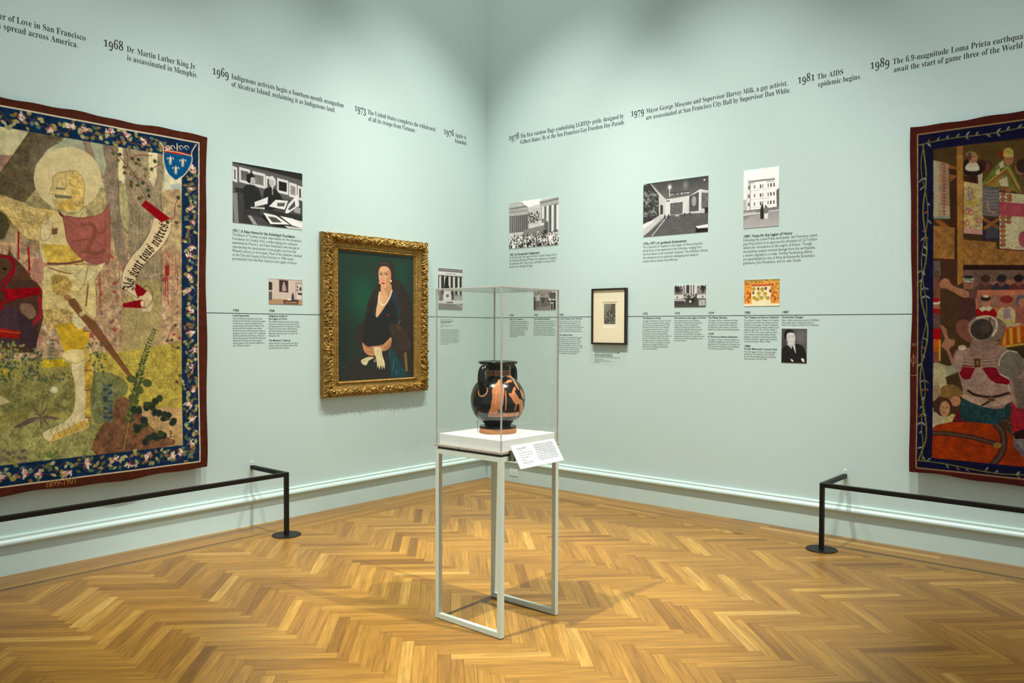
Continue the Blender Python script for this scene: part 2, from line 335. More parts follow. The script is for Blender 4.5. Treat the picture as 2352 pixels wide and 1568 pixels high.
    for x0, x1, y0, y1, n_, sz in ((-300, 80, 430, 700, 260, 9), (60, 300, 480, 690, 90, 8), (140, 520, 640, 710, 60, 7), (640, 760, 420, 660, 46, 7)):
        for i in range(n_):
            x, y = rnd.uniform(x0, x1), rnd.uniform(y0, y1); q = B([(x, y)])[0]
            leaf(cv, q[0], q[1], sz*rnd.uniform(.7, 1.3), sz*.62, rnd.uniform(-3.1, 3.1), grn[rnd.randint(5)] if rnd.rand() < .85 else (156, 140, 60))
    for x, y in ((-20, 450), (60, 470), (130, 470), (150, 600)):
        for i in range(10): leaf(cv, *B([(x+rnd.uniform(-50, 50), y+rnd.uniform(-40, 40))])[0], 8, 6, rnd.uniform(0, 6), (136, 134, 78))
    cv.line(B([(380, 400), (375, 480), (360, 570)]), 1.4, (100, 70, 50))
    for i in range(6):
        for sd in (-1, 1): leaf(cv, *B([(378-i*3, 410+i*26)])[0], 7, 4, (0 if sd > 0 else 3.14)+sd*.4, (92, 108, 92))
    cv.line(B([(285, 960), (305, 860), (340, 800), (380, 775)]), 1.6, (104, 74, 56), sm=4)
    cv.ell(*B([(385, 770)])[0], 9.5, 8, (196, 186, 146)); cv.ell(*B([(388, 768)])[0], 5, 4.5, (224, 216, 184))
    for ang, ln in ((2.75, 72), (.15, 46), (-1.0, 30), (-2.3, 28), (1.6, 30), (2.2, 22), (.9, 26), (3.5, 20)):
        leaf(cv, *B([(290, 958)])[0], ln, ln*.16, ang, (104, 84, 74))
    tall = smooth(np.array(B([(872, 1192), (905, 1040), (950, 850), (990, 690), (1040, 520), (1110, 340)])), 10, False)
    cv.line(tall, 2.0, (150, 140, 84), taper=True)
    for i, (x, y) in enumerate(tall[::1]):
        if i < 12: continue
        l = 15*(1-(i/len(tall))**2*.6)
        for sd in (-1, 1): leaf(cv, x, y, l*rnd.uniform(.8, 1.2), l*.42, -1.25+sd*rnd.uniform(.6, 1.1), [(70, 84, 44), (96, 108, 56), (52, 68, 44)][rnd.randint(3)])
    for x, y in ((940, 690), (1050, 720), (990, 770), (950, 830)): cv.ell(*B([(x, y)])[0], 11, 9, (74, 84, 46), rot=rnd.rand())
    for x, y in ((1060, 890), (1118, 842), (1120, 935), (1185, 958), (1228, 1002), (970, 915), (1010, 1000), (970, 1040), (1150, 1090), (1040, 1125), (1105, 1110), (1065, 880)):
        cv.line(B([(x, y), (1118, 1060), (1110, 1100)]), 1.1, (112, 108, 62), .8, sm=4)
        for i in range(4): cv.ell(*B([(x+rnd.uniform(-22, 22), y+rnd.uniform(-18, 18))])[0], 8, 6.5, [(42, 54, 34), (58, 66, 40), (36, 44, 40)][rnd.randint(3)], rot=rnd.rand()*3)
    cv.line(B([(768, 740), (770, 860), (765, 1010)]), 1.3, (96, 70, 60))
    for i in range(10):
        for sd in (-1, 1): leaf(cv, *B([(768, 742+i*28)])[0], 13, 8, (0 if sd > 0 else 3.14)+sd*rnd.uniform(-.5, .2), [(70, 88, 84), (88, 104, 92), (52, 70, 72)][rnd.randint(3)])
    for i in range(16): leaf(cv, *B([(370+rnd.uniform(-40, 40), 1238+rnd.uniform(-14, 14))])[0], 8, 6, rnd.uniform(0, 6), (96, 116, 54))
    for i in range(50): leaf(cv, *B([(rnd.uniform(-300, 150), rnd.uniform(1200, 1360))])[0], 15, 9, rnd.uniform(-.8, .8), [(122, 112, 88), (142, 132, 98), (104, 92, 76)][rnd.randint(3)])
    # ---- scroll with its motto
    L_ = [(1108, 945), (1082, 1040), (1022, 1140), (950, 1220), (892, 1320), (868, 1442)]
    R_ = [(1000, 1525), (985, 1470), (978, 1410), (1000, 1340), (1060, 1260), (1170, 1150), (1226, 1060), (1240, 985)]
    P(A([(955, 1480), (1050, 1470), (1085, 1490), (1100, 1540), (1095, 1600), (1060, 1620), (1010, 1600)]), (206, 182, 142), sm=3)
    P(A(L_+R_), (216, 194, 152), n=.06, c=.06, sm=3)
    cv.line(A(L_), 1.2, (60, 44, 32), sm=5); cv.line(A(R_), 1.2, (60, 44, 32), sm=5); cv.line(A([(868, 1442), (1000, 1525)]), 1.2, (60, 44, 32))
    P(A([(1052, 815), (1232, 948), (1168, 976), (1020, 852)]), (140, 14, 24))
    P(A([(985, 1415), (1060, 1470), (1035, 1500), (992, 1512), (972, 1460)]), (136, 14, 24))
    P(B([(885, 148), (1030, 118), (1046, 182), (885, 176)]), (132, 14, 24)); cv.ell(*B([(1030, 150)])[0], 5, 9, (214, 190, 150)); cv.line(B([(1018, 130), (1040, 130), (1040, 165), (1015, 178)]), 1, (60, 44, 32), sm=4)
    cv.line(B([(1000, 105), (1050, 20), (1095, 60), (1095, 130), (1050, 185)]), 1.2, (60, 44, 32), sm=5)
    mid = smooth(np.array(A([(935, 1468), (940, 1395), (985, 1300), (1060, 1195), (1140, 1095), (1190, 985)])), 12, False)
    seg = np.hypot(*np.diff(mid, axis=0).T); cum = np.concatenate([[0], np.cumsum(seg)])
    txt = 'Ils sont tous notres'; tw = sum(FONT['F'][c][0] for c in txt); sz = cum[-1]/tw; x = 0
    for ch in txt:
        adv, V, F = FONT['F'][ch]; t = (x+adv/2)*sz
        p = np.array([np.interp(t, cum, mid[:, 0]), np.interp(t, cum, mid[:, 1])])
        q = np.array([np.interp(t+4, cum, mid[:, 0]), np.interp(t+4, cum, mid[:, 1])])
        e = (q-p)/np.hypot(*(q-p)); nrm = np.array([e[1], -e[0]])
        for f in F:
            Vf = V[f]; cv.put(T(p+np.outer((Vf[:, 0]-adv/2)*sz, e)+np.outer((Vf[:, 1]-.28)*sz*1.75, nrm)), (30, 22, 18))
        if x/tw > .70 and ch == 'o':
            for sd in (-1, 1): cv.line([p+nrm*sz*.50, p+nrm*sz*.34+e*sz*.15*sd], 1.6, (30, 22, 18))
        x += adv
    # ---- creeper over the trunk
    for q in ([(805, 435), (900, 540), (985, 650), (1020, 730), (1060, 810)], [(985, 650), (1060, 700), (1075, 780)], [(910, 450), (930, 520), (915, 600)], [(940, 520), (1000, 490), (1100, 495)], [(1105, 585), (1150, 560), (1165, 555)], [(1300, 780), (1265, 850), (1260, 930), (1230, 950)]):
        cv.line(A(q), 1.5, (104, 40, 40), sm=5)
    for x, y in ((822, 472), (862, 520), (868, 485), (898, 582), (900, 622), (945, 625), (955, 515), (1000, 520), (1015, 555), (985, 555), (1050, 590), (1048, 635), (950, 680), (950, 705), (990, 710), (1030, 690), (1068, 745), (1075, 780), (1030, 785), (1005, 800), (1120, 530), (1100, 585), (1290, 790), (1270, 980), (1290, 860), (1210, 970)):
        leaf(cv, *A([(x-12, y-8)])[0], 11, 8, rnd.uniform(.2, 1.2), [(70, 76, 44), (92, 72, 44), (54, 64, 48), (112, 98, 54)][rnd.randint(4)])
    for q in ([(1250, 300), (1210, 380), (1215, 430), (1265, 470), (1300, 475)], [(1285, 600), (1265, 620), (1290, 690), (1300, 745)]): cv.line(B(q), 1.3, (96, 60, 50), sm=5)
    for x, y in ((1255, 310), (1195, 415), (1225, 415), (1275, 460), (1290, 660), (1260, 710)): leaf(cv, *B([(x-10, y)])[0], 10, 8, rnd.uniform(-.5, .5), (82, 76, 50))
    # monogram
    m = (50, 34, 26)
    for q in ([(1212, 1065), (1212, 1100)], [(1202, 1065), (1222, 1066), (1222, 1080), (1208, 1082)], [(1202, 1104), (1228, 1104)]): cv.line(B(q), 1.6, m)
    cv.ell(*B([(1240, 1103)])[0], 1.1, 1.1, m)
    # ---- border: blue ground with honeysuckle
    S0, S1, Z0, Z1 = 3.281, 3.408, .722, 2.862     # right band, inner field bottom / top
    zt, zb = 2.990, .588
    def wall(cs):
        c = np.asarray(cs, float); return np.stack([(smax-c[:, 0]-(1.79-c[:, 1])*.016)*SS, (zmax-c[:, 1])*SS], 1)
    keepT = cv.T; keepk = cv.k; cv.T = wall; cv.k = SS
    blue = (16, 42, 70)
    for q in ([(S0, zt), (smax, zt), (smax, Z1), (S0, Z1)], [(S0, zb), (smax, zb), (smax, Z0), (S0, Z0)], [(S0, zb), (S1, zb), (S1, zt), (S0, zt)]):
        P(q, blue, n=.2, c=.28)
    pal = [(152, 150, 100), (120, 108, 62), (92, 112, 96), (132, 98, 62), (150, 136, 74), (86, 98, 66), (170, 164, 116)]
    fl = [(226, 200, 178), (214, 170, 156), (232, 214, 190), (196, 140, 130)]
    def band(p0, p1, width):
        p0, p1 = np.array(p0), np.array(p1); L = np.hypot(*(p1-p0)); e = (p1-p0)/L; nn = np.array([-e[1], e[0]])
        for ph in (0, 2.2):
            t = np.linspace(0, L, int(L*60)); o = np.sin(t*2*math.pi/.26+ph)*width*.24+np.sin(t*2*math.pi/.11+ph*2)*width*.09
            cv.line(p0+np.outer(t, e)+np.outer(o, nn), .0045, (104, 52, 52) if ph else (120, 70, 56))
        for t in np.arange(.02, L, .0125):
            o = rnd.uniform(-.40, .40)*width; q = p0+e*t+nn*o
            leaf(cv, q[0], q[1], rnd.uniform(.030, .046), rnd.uniform(.019, .028), rnd.uniform(0, 6.28), pal[rnd.randint(len(pal))])
        for t in np.arange(.06, L, .135):
            q = p0+e*(t+rnd.uniform(-.03, .03))+nn*rnd.uniform(-.22, .22)*width
            blossom(cv, q[0], q[1], .036, rnd, fl)
    band((smax, (zt+Z1)/2), (S0+.2, (zt+Z1)/2), zt-Z1); band((smax, (zb+Z0)/2), (S0+.05, (zb+Z0)/2), Z0-zb)
    band(((S0+S1)/2-.02, Z1-.03), ((S0+S1)/2, zb+.03), S1-S0)
    cr = (222, 204, 176)
    cv.line([(S1, Z0), (S1, Z1)], .004, (60, 60, 60), .5)
    for q in ([(smax, zt+.004), (S0-.004, zt+.004)], [(S0-.004, zt+.006), (S0-.004, zb-.006)], [(S0-.004, zb-.004), (smax, zb-.004)]): cv.line(q, .0085, cr)
    br = (74, 33, 18)
    for q in ([(smin, zt+.009), (smax, zt+.009), (smax, zmax), (smin, zmax)], [(smin, zmin), (smax, zmin), (smax, zb-.009), (smin, zb-.009)], [(smin, zmin), (S0-.009, zmin), (S0-.009, zmax), (smin, zmax)]): P(q, br, n=.14, c=.14)
    for q, cl in (([(smax-.24, zb), (smax-.11, zb), (smax-.11, zt), (smax-.24, zt)], blue), ([(smax-.102, zmin), (smax+.05, zmin), (smax+.05, zmax), (smax-.102, zmax)], br)): P(q, cl, n=.16, c=.16)
    band((smax-.175, zt-.03), (smax-.175, zb+.03), .13); cv.line([(smax-.106, zt), (smax-.106, zb)], .0085, cr)
    cv.T = keepT; cv.k = keepk
    # woven date, letters of the lower border
    Q0, Q1 = np.array(px_left([(98, 1118)], .03)[0]), np.array(px_left([(171, 1107.5)], .03)[0])
    cv.T = wall; t_ = '1899-1901'; wd = sum(FONT['I'][c][0] for c in t_)
    Q0[0] -= (1.79-Q0[1])*.016; Q1[0] -= (1.79-Q1[1])*.016
    cv.glyphs('I', t_, Q0, (Q1-Q0)/wd, np.array([0, 1.35])*np.hypot(*(Q1-Q0))/wd, (168, 124, 66), 1.0)
    cv.T = keepT
    # ---- shield of lilies over the corner
    sh = A([(1150, 395), (1172, 425), (1180, 462), (1280, 470), (1382, 490), (1420, 420), (1400, 470), (1388, 530), (1345, 618), (1270, 672), (1212, 622), (1180, 540), (1165, 440)])
    cv.poly(A([(1180, 460), (1382, 488), (1386, 535), (1345, 618), (1270, 672), (1212, 622), (1180, 540)]), (14, 80, 126), n=.1)
    cv.line(A([(1150, 395), (1178, 440), (1182, 540), (1212, 622), (1270, 672), (1345, 618), (1386, 535), (1384, 470), (1418, 412)]), 2.6, cr, sm=4)
    cv.poly(A([(1180, 456), (1280, 462), (1380, 484), (1376, 496), (1280, 486), (1182, 468)]), (170, 44, 34)); cv.line(A([(1178, 456), (1280, 470), (1382, 496)]), 2, cr)
    for x in (1215, 1250, 1310, 1350): cv.line(A([(x, 455), (x-18, 430), (x+4, 425), (x+14, 445)]), 2, cr, sm=4)
    cv.line(A([(1280, 460), (1278, 405)]), 2.8, cr)
    for x, y in ((1230, 525), (1320, 540), (1270, 594)):
        leaf(cv, *A([(x, y+14)])[0], 14.5, 4.2, -1.57, cr)
        for sd in (-1, 1): cv.line(A([(x+sd*4, y+12), (x+sd*10, y-12), (x+sd*22, y-14), (x+sd*22, y)]), 1.7, cr, sm=4)
        cv.line(A([(x-14, y+14), (x+14, y+14)]), 1.6, cr)
        for sd in (-1, 0, 1): cv.line(A([(x, y+16), (x+sd*9, y+34)]), 1.6, cr)
    return cv.half(), (smax, zmax)

def hall_tapestry():
    smin, smax, zmin, zmax = 4.08, 5.30, .46, 3.14
    w, h = int((smax-smin)*SS), int((zmax-zmin)*SS)
    def T(P):
        sz = px_right(P, .03); return np.stack([(sz[:, 0]-smin)*SS, (zmax-sz[:, 1])*SS], 1)
    cv = Cv(w, h, T, (66, 46, 26), 23, streak=(9, 1.6)); cv.k = 2.0; rnd = np.random.RandomState(8); P = cv.poly
    C, D = za(2052, 240, 3.41), za(2052, 650, 3.137)
    X = 1500
    wood = (150, 104, 54)
    P(C([(300, 340), (505, 325), (505, 640), (300, 640)]), (74, 54, 28)); P(C([(545, 320), (X, 230), (X, 640), (545, 610)]), (88, 66, 30), n=.2)
    P(C([(365, 500), (505, 480), (505, 1400), (365, 1230)]), (66, 36, 22))
    for q in ([(435, 470), (500, 490), (500, 512), (435, 500)], [(440, 545), (500, 560), (445, 612)], [(320, 905), (370, 905), (450, 965), (380, 965)]): P(C(q), (142, 90, 44))
    P(C([(310, 950), (480, 965), (480, 1212), (308, 1206)]), wood, n=.22, c=.2)
    P(C([(305, 1215), (500, 1215), (500, 1600), (305, 1600)]), (70, 42, 26)); P(C([(305, 1225), (370, 1225), (372, 1340), (308, 1340)]), (104, 86, 80))
    P(C([(305, 435), (372, 448), (435, 466), (445, 888), (430, 895), (314, 896)]), (168, 148, 112))
    P(C([(365, 447), (435, 466), (440, 800), (368, 790)]), (150, 118, 92), .8); P(C([(312, 880), (445, 872), (445, 895), (314, 896)]), (128, 138, 116))
    for i in range(16):
        y = 460+i*26
        cv.line(C([(318, y), (345, y+6), (340, y+22), (322, y+18)]), 1.2, (186, 176, 148), sm=4); cv.ell(*C([(398, y+10)])[0], 3, 2.4, (140, 70, 56))
    # gallery with hangings and clergy
    P(C([(556, 560), (705, 560), (705, 640), (556, 620)]), (66, 34, 24)); P(C([(590, 545), (655, 545), (655, 640), (590, 640)]), (60, 26, 20))
    P(C([(660, 540), (700, 530), (700, 640), (670, 640)]), (176, 164, 130))
    cv.ell(*C([(735, 480)])[0], 11, 14, (76, 44, 30)); cv.ell(*C([(735, 490)])[0], 7, 9, (110, 66, 44)); cv.ell(*C([(695, 480)])[0], 10, 14, (66, 30, 24))
    P(C([(552, 470), (575, 430), (640, 440), (705, 480), (690, 545), (600, 555), (556, 540)]), (38, 22, 18), sm=3)
    P(C([(565, 490), (600, 452), (655, 455), (678, 512), (620, 525), (572, 516)]), (196, 186, 156), sm=2)
    cv.ell(*C([(622, 418)])[0], 11.5, 13, (170, 118, 86)); cv.ell(*C([(610, 392)])[0], 12, 7, (150, 118, 84)); cv.ell(*C([(598, 410)])[0], 5, 10, (92, 62, 40))
    for x in (618, 640): cv.ell(*C([(x, 412)])[0], 1.4, 1, (60, 36, 26))
    cv.line(C([(626, 440), (644, 438)]), 1, (120, 60, 50))
    P(C([(980, 480), (1023, 470), (X, 480), (X, 720), (980, 700)]), (96, 72, 46), n=.25); cv.ell(*C([(990, 500)])[0], 11, 15, (150, 96, 70)); cv.ell(*C([(1010, 480)])[0], 14, 16, (52, 34, 26))
    P(C([(695, 632), (740, 560), (830, 450), (880, 436), (925, 500), (975, 600), (1005, 700), (900, 660), (780, 650)]), (104, 112, 46), n=.25, sm=3)
    P(C([(720, 635), (860, 540), (880, 600), (800, 650)]), (150, 122, 56)); P(C([(825, 600), (890, 560), (905, 640), (850, 650)]), (190, 176, 140))
    cv.line(C([(720, 640), (860, 540), (890, 530), (960, 650), (1000, 695)]), 2.2, (160, 50, 56), sm=4); cv.line(C([(735, 620), (860, 520), (900, 500), (985, 660)]), 3, (176, 152, 70), sm=4)
    P(C([(830, 460), (860, 440), (870, 490), (835, 500)]), (198, 188, 160)); P(C([(800, 520), (830, 500), (840, 540), (800, 550)]), (200, 180, 130))
    cv.ell(*C([(905, 430)])[0], 10.5, 13, (168, 106, 74)); cv.ell(*C([(900, 376)])[0], 12, 11, (172, 150, 78)); cv.ell(*C([(900, 396)])[0], 13, 5, (190, 166, 92)); cv.ell(*C([(845, 388)])[0], 5, 8, (140, 40, 30))
    for x in (895, 922): cv.ell(*C([(x, 425)])[0], 1.3, 1, (60, 34, 26))
    cv.line(C([(895, 455), (915, 455)]), 1, (110, 50, 44)); cv.ell(*C([(862, 660)])[0], 11, 6, (120, 80, 50)); cv.ell(*C([(905, 672)])[0], 9, 5, (140, 92, 60))
    P(C([(553, 602), (700, 630), (706, 1005), (552, 985)]), (192, 168, 112), c=.2)
    P(C([(555, 720), (700, 730), (700, 800), (555, 790)]), (166, 154, 76), .6)
    for i in range(46):
        x, y = rnd.uniform(560, 695), rnd.uniform(625, 970); cc = [(170, 86, 80), (160, 150, 70), (132, 108, 110), (206, 188, 150), (176, 128, 64)][rnd.randint(5)]
        cv.line(C([(x, y), (x+rnd.uniform(-18, 18), y+rnd.uniform(-20, 20)), (x+rnd.uniform(-20, 20), y+rnd.uniform(-20, 20))]), 2.2, cc, .9, sm=4)
    for x, y in ((575, 840), (612, 850), (580, 930), (670, 910)): cv.ell(*C([(x, y)])[0], 6, 6, (176, 96, 84)); cv.ell(*C([(x, y)])[0], 3.4, 3.4, (200, 176, 120))
    cv.line(C([(600, 640), (590, 680), (605, 760), (620, 680), (600, 650)]), 2.4, (130, 110, 116), sm=4); cv.line(C([(580, 770), (640, 765)]), 2.6, (176, 130, 50))
    P(C([(550, 970), (708, 985), (710, 1022), (552, 1008)]), (176, 110, 100))
    for i in range(20): cv.line(C([(555+i*8, 975+i*.6), (556+i*8, 1010+i*.6)]), 1.1, (206, 170, 150))
    P(C([(700, 640), (830, 664), (830, 882), (702, 872)]), (106, 96, 98), n=.3)
    for i in range(16):
        y = 660+i*13; cv.line(C([(712, y), (760, y+10), (820, y+4)]), 1.4, (150, 126, 84) if i % 2 else (84, 84, 112), sm=4)
    cv.line(C([(740, 760), (750, 830), (800, 850)]), 3.2, (168, 140, 84), sm=4)
    P(C([(700, 900), (830, 900), (830, 1060), (700, 1060)]), (40, 34, 44)); P(C([(735, 965), (820, 930), (825, 1050), (720, 1050)]), (70, 68, 76), .9)
    P(C([(705, 962), (830, 882), (840, 905), (715, 985)]), (150, 92, 46)); P(C([(705, 880), (835, 960), (830, 985), (700, 905)]), (138, 84, 42))
    P(C([(832, 688), (1023, 704), (X, 720), (X, 1160), (835, 1132)]), (200, 186, 146), c=.1); P(C([(832, 758), (1023, 778), (X, 800), (X, 915), (832, 868)]), (166, 76, 84), n=.25)
    for i in range(40):
        x, y = rnd.uniform(890, X), rnd.uniform(900, 1110); cv.ell(*C([(x, y)])[0], 1.6, 1.4, (150, 134, 96))
    for i in range(7): cv.ell(*C([(860, 885+i*36)])[0], 6.5, 5, (132, 84, 56)); cv.ell(*C([(860, 885+i*36)])[0], 3.4, 2.8, (176, 96, 80))
    for x, y in ((905, 885), (905, 920), (860, 705), (860, 742), (908, 715), (908, 745)): cv.ell(*C([(x, y)])[0], 6.5, 5, (128, 84, 56)); cv.ell(*C([(x, y)])[0], 3.2, 2.6, (170, 92, 76))
    cv.ell(*C([(1030, 1055)])[0], 15, 19, (160, 82, 84)); cv.line(C([(832, 1130), (1023, 1148), (X, 1170)]), 2.4, (130, 50, 56))
    # beams
    P(C([(548, 1058), (808, 1082), (810, 1135), (1023, 1152), (X, 1170), (X, 1262), (548, 1258)]), wood, n=.3, c=.2)
    for i in range(26):
        x, y = rnd.uniform(560, 1200), rnd.uniform(1080, 1245); cv.line(C([(x, y), (x+rnd.uniform(40, 120), y+rnd.uniform(-5, 6))]), 1, (112, 72, 36), .7)
    P(C([(548, 1256), (X, 1262), (X, 1305), (548, 1298)]), (44, 20, 14)); P(C([(548, 1296), (X, 1300), (X, 1450), (548, 1450)]), (110, 84, 70), n=.2)
    P(C([(760, 1390), (X, 1310), (X, 1440), (640, 1440)]), (176, 116, 86), .8)
    P(C([(498, 330), (548, 324), (548, 1390), (503, 1420)]), (162, 112, 56), n=.2, c=.15)
    for x, hc, bc in ((725, (66, 46, 34), (84, 56, 44)), (850, (40, 34, 42), (50, 44, 56)), (985, (34, 26, 26), (104, 50, 50)), (1120, (70, 40, 30), (60, 60, 80))):
        P(C([(x-75, 1450), (x-50, 1405), (x, 1395), (x+50, 1410), (x+75, 1450)]), bc, sm=3); cv.ell(*C([(x, 1385)])[0], 9, 12, (120, 76, 58)); cv.ell(*C([(x, 1362)])[0], 11, 9, hc)
    P(C([(948, 1352), (1030, 1348), (1032, 1362), (948, 1365)]), (34, 26, 26))
    P(D([(575, 52), (X, 44), (X, 330), (575, 330)]), (186, 112, 82), n=.15)
    for x, y in ((645, 130), (740, 130), (900, 120)): P(D([(x-34, y-40), (x+34, y-40), (x+36, y+50), (x-36, y+50)]), (140, 104, 84), .8)
    # ladies in the stand
    P(D([(582, 242), (600, 190), (660, 170), (730, 190), (752, 260)]), (152, 26, 30), sm=2); cv.poly(D([(615, 185), (670, 160), (722, 180), (690, 205), (668, 195), (640, 208)]), (206, 196, 160))
    cv.ell(*D([(668, 138)])[0], 8, 12, (176, 120, 94)); cv.ell(*D([(668, 110)])[0], 12, 7, (52, 34, 30)); cv.ell(*D([(668, 97)])[0], 8, 3, (200, 186, 150))
    P(D([(745, 300), (760, 200), (800, 175), (860, 180), (910, 270), (900, 310)]), (190, 172, 128), sm=2); cv.poly(D([(790, 190), (845, 185), (850, 250), (800, 262)]), (146, 124, 126)); cv.ell(*D([(815, 150)])[0], 8, 11, (170, 112, 86)); cv.ell(*D([(818, 118)])[0], 15, 9, (140, 50, 48))
    cv.line(D([(752, 215), (800, 280), (900, 270)]), 4.5, (196, 180, 96), sm=4)
    P(D([(880, 290), (885, 180), (905, 110), (941, 100), (X, 110), (X, 300)]), (150, 88, 70)); cv.ell(*D([(925, 130)])[0], 13, 14, (92, 84, 92)); cv.ell(*D([(930, 145)])[0], 8, 11, (176, 116, 90))
    P(D([(770, 345), (800, 332), (941, 308), (X, 260), (X, 420), (941, 428), (770, 470)]), (178, 78, 38))
    for x in (800, 850, 905, 960, 1020): cv.line(D([(x, 332-(x-800)*.15), (x+4, 450-(x-800)*.2)]), 6.5, (200, 156, 60))
    cv.line(D([(768, 470), (850, 452), (941, 440), (X, 400)]), 5, (186, 150, 62), n=.4); P(D([(800, 480), (X, 410), (X, 620), (900, 560)]), (52, 44, 26))
    # labourer at the barrier
    P(D([(283, 0), (340, 0), (345, 640), (283, 640)]), (120, 72, 56)); P(D([(345, 20), (470, 30), (520, 400), (440, 560), (345, 480)]), (74, 50, 26), n=.2)
    cv.ell(*C([(338, 1370)])[0], 8, 14, (116, 76, 60)); cv.ell(*C([(340, 1330)])[0], 7, 9, (84, 64, 44))
    P(D([(480, 105), (590, 90), (600, 240), (540, 300), (470, 260)]), (74, 44, 36), n=.25)
    P(C([(365, 1395), (400, 1362), (438, 1375), (470, 1420), (590, 1465), (600, 1505), (545, 1510), (425, 1445), (375, 1440)]), (170, 112, 82), sm=3)
    P(D([(545, 45), (610, 55), (600, 110), (550, 110)]), (96, 66, 56)); cv.ell(*C([(592, 1400)])[0], 12, 14, (158, 104, 76)); cv.ell(*C([(590, 1368)])[0], 13, 8, (190, 188, 160)); cv.line(C([(550, 1372), (632, 1378)]), 3, (86, 110, 84)); cv.ell(*C([(588, 1352)])[0], 12, 4, (40, 36, 36))
    for x in (582, 604): cv.ell(*C([(x, 1398)])[0], 1.3, 1, (50, 30, 24))
    P(D([(450, 300), (520, 260), (580, 330), (560, 430), (470, 370)]), (120, 74, 58), sm=3)
    cv.ell(*D([(312, 160)])[0], 9, 14, (160, 106, 78)); cv.ell(*D([(310, 140)])[0], 10, 5, (214, 206, 180)); cv.ell(*D([(308, 125)])[0], 9, 5, (168, 30, 28))
    P(D([(283, 182), (345, 190), (345, 230), (283, 225)]), (150, 34, 34)); P(D([(283, 215), (340, 225), (345, 330), (283, 330)]), (96, 72, 66), sm=0)
    P(D([(283, 330), (345, 330), (345, 410), (283, 405)]), (160, 26, 26)); P(D([(283, 405), (345, 405), (345, 500), (283, 490)]), (190, 90, 44)); cv.line(D([(338, 410), (338, 560)]), 4, (200, 160, 70))
    P(D([(335, 300), (385, 330), (400, 400), (445, 410), (440, 450), (405, 480), (450, 570), (430, 600), (390, 490), (345, 450), (375, 400)]), (158, 108, 82), sm=2)
    P(D([(283, 585), (340, 580), (400, 600), (450, 590), (460, 640), (380, 680), (400, 760), (283, 760)]), (176, 164, 122), n=.15, sm=2); P(D([(370, 600), (450, 590), (460, 650), (400, 670)]), (140, 148, 120), .8)
    cv.ell(*D([(418, 790)])[0], 27, 19, (124, 94, 48), n=.3); cv.ell(*D([(455, 850)])[0], 12, 12, (186, 130, 92)); P(D([(283, 740), (330, 720), (350, 800), (300, 850), (283, 850)]), (160, 132, 96), n=.3)
    P(D([(283, 900), (340, 880), (430, 1010), (283, 1045)]), (186, 172, 138)); P(D([(340, 1000), (430, 940), (500, 960), (460, 1010)]), (196, 178, 112))
    cv.ell(*D([(368, 890)])[0], 20, 22, (66, 44, 30), n=.2); cv.ell(*D([(378, 905)])[0], 12, 18, (186, 134, 96)); P(D([(300, 850), (345, 840), (340, 900), (300, 930)]), (60, 40, 28), sm=3)
    for x, y in ((366, 893), (392, 893)): cv.ell(*D([(x, y)])[0], 1.7, 1.1, (50, 30, 24))
    cv.line(D([(368, 930), (390, 932)]), 1.3, (130, 50, 44)); cv.line(D([(380, 895), (386, 915)]), 1, (140, 90, 66))
    # ---- charger's crupper
    P(D([(275, 1055), (320, 1020), (420, 1000), (600, 995), (760, 1010), (860, 1090), (940, 1180), (X, 1250), (X, 1420), (275, 1260)]), (152, 56, 26), n=.16, c=.2)
    P(D([(800, 1040), (941, 1180), (941, 1330), (800, 1300)]), (120, 40, 18), .4)
    for wd, col in ((11, (46, 30, 26)), (6, (84, 62, 44))):
        cv.line(D([(275, 1078), (400, 1082), (560, 1105), (700, 1140), (790, 1165)]), wd, col, sm=5, n=.3)
        cv.line(D([(735, 1010), (790, 1060), (805, 1150), (780, 1240), (700, 1330)]), wd*1.3, col, sm=5, n=.3)
    cv.ell(*D([(760, 1165)])[0], 9, 7, (140, 104, 48))
    P(D([(750, 990), (830, 990), (870, 1090), (941, 1250), (X, 1380), (X, 1300), (900, 1100), (850, 1000)]), (104, 88, 92), sm=2); P(D([(880, 1120), (941, 1090), (X, 1100), (X, 1240), (941, 1200)]), (120, 112, 106), n=.3)
    P(D([(840, 860), (X, 820), (X, 1100), (880, 1110), (850, 980)]), (150, 40, 46), n=.25, c=.25); P(D([(870, 1080), (941, 1050), (X, 1040), (X, 1100), (890, 1120)]), (40, 16, 14))
    P(D([(430, 1000), (470, 920), (520, 910), (540, 1000)]), (96, 22, 30))
    P(D([(490, 850), (560, 830), (760, 880), (845, 860), (850, 950), (800, 985), (740, 1015), (600, 1000), (500, 980)]), (28, 58, 58), n=.3, c=.3, sm=2)
    for x, y in ((780, 945), (680, 970), (600, 950)): cv.line(D([(x-30, y+20), (x-20, y-15), (x+15, y-20), (x+25, y+10), (x, y+15)]), 1.4, (64, 92, 92), sm=5)
    # ---- man in plate seen from behind
    stl = (152, 118, 102)
    P(D([(440, 520), (480, 470), (560, 465), (760, 448), (830, 480), (930, 540), (X, 700), (X, 900), (900, 900), (850, 760), (850, 800), (800, 900), (650, 890), (520, 830), (505, 760), (470, 640), (440, 600)]), stl, n=.2, sm=2)
    P(D([(480, 590), (595, 610), (590, 655), (560, 690), (510, 690), (480, 640)]), (122, 16, 30), sm=2); P(D([(645, 612), (745, 612), (770, 660), (842, 700), (825, 732), (740, 718), (680, 670)]), (122, 16, 30), sm=2)
    P(D([(595, 612), (645, 612), (700, 700), (740, 722), (840, 735), (830, 800), (540, 780), (510, 700), (560, 692)]), (160, 128, 112), n=.2, c=.15, sm=2)
    for i in range(6): cv.line(D([(500, 545+i*11), (600, 555+i*11), (745, 540+i*11)]), 1.2, (178, 152, 130) if i % 2 else (116, 88, 76), sm=4)
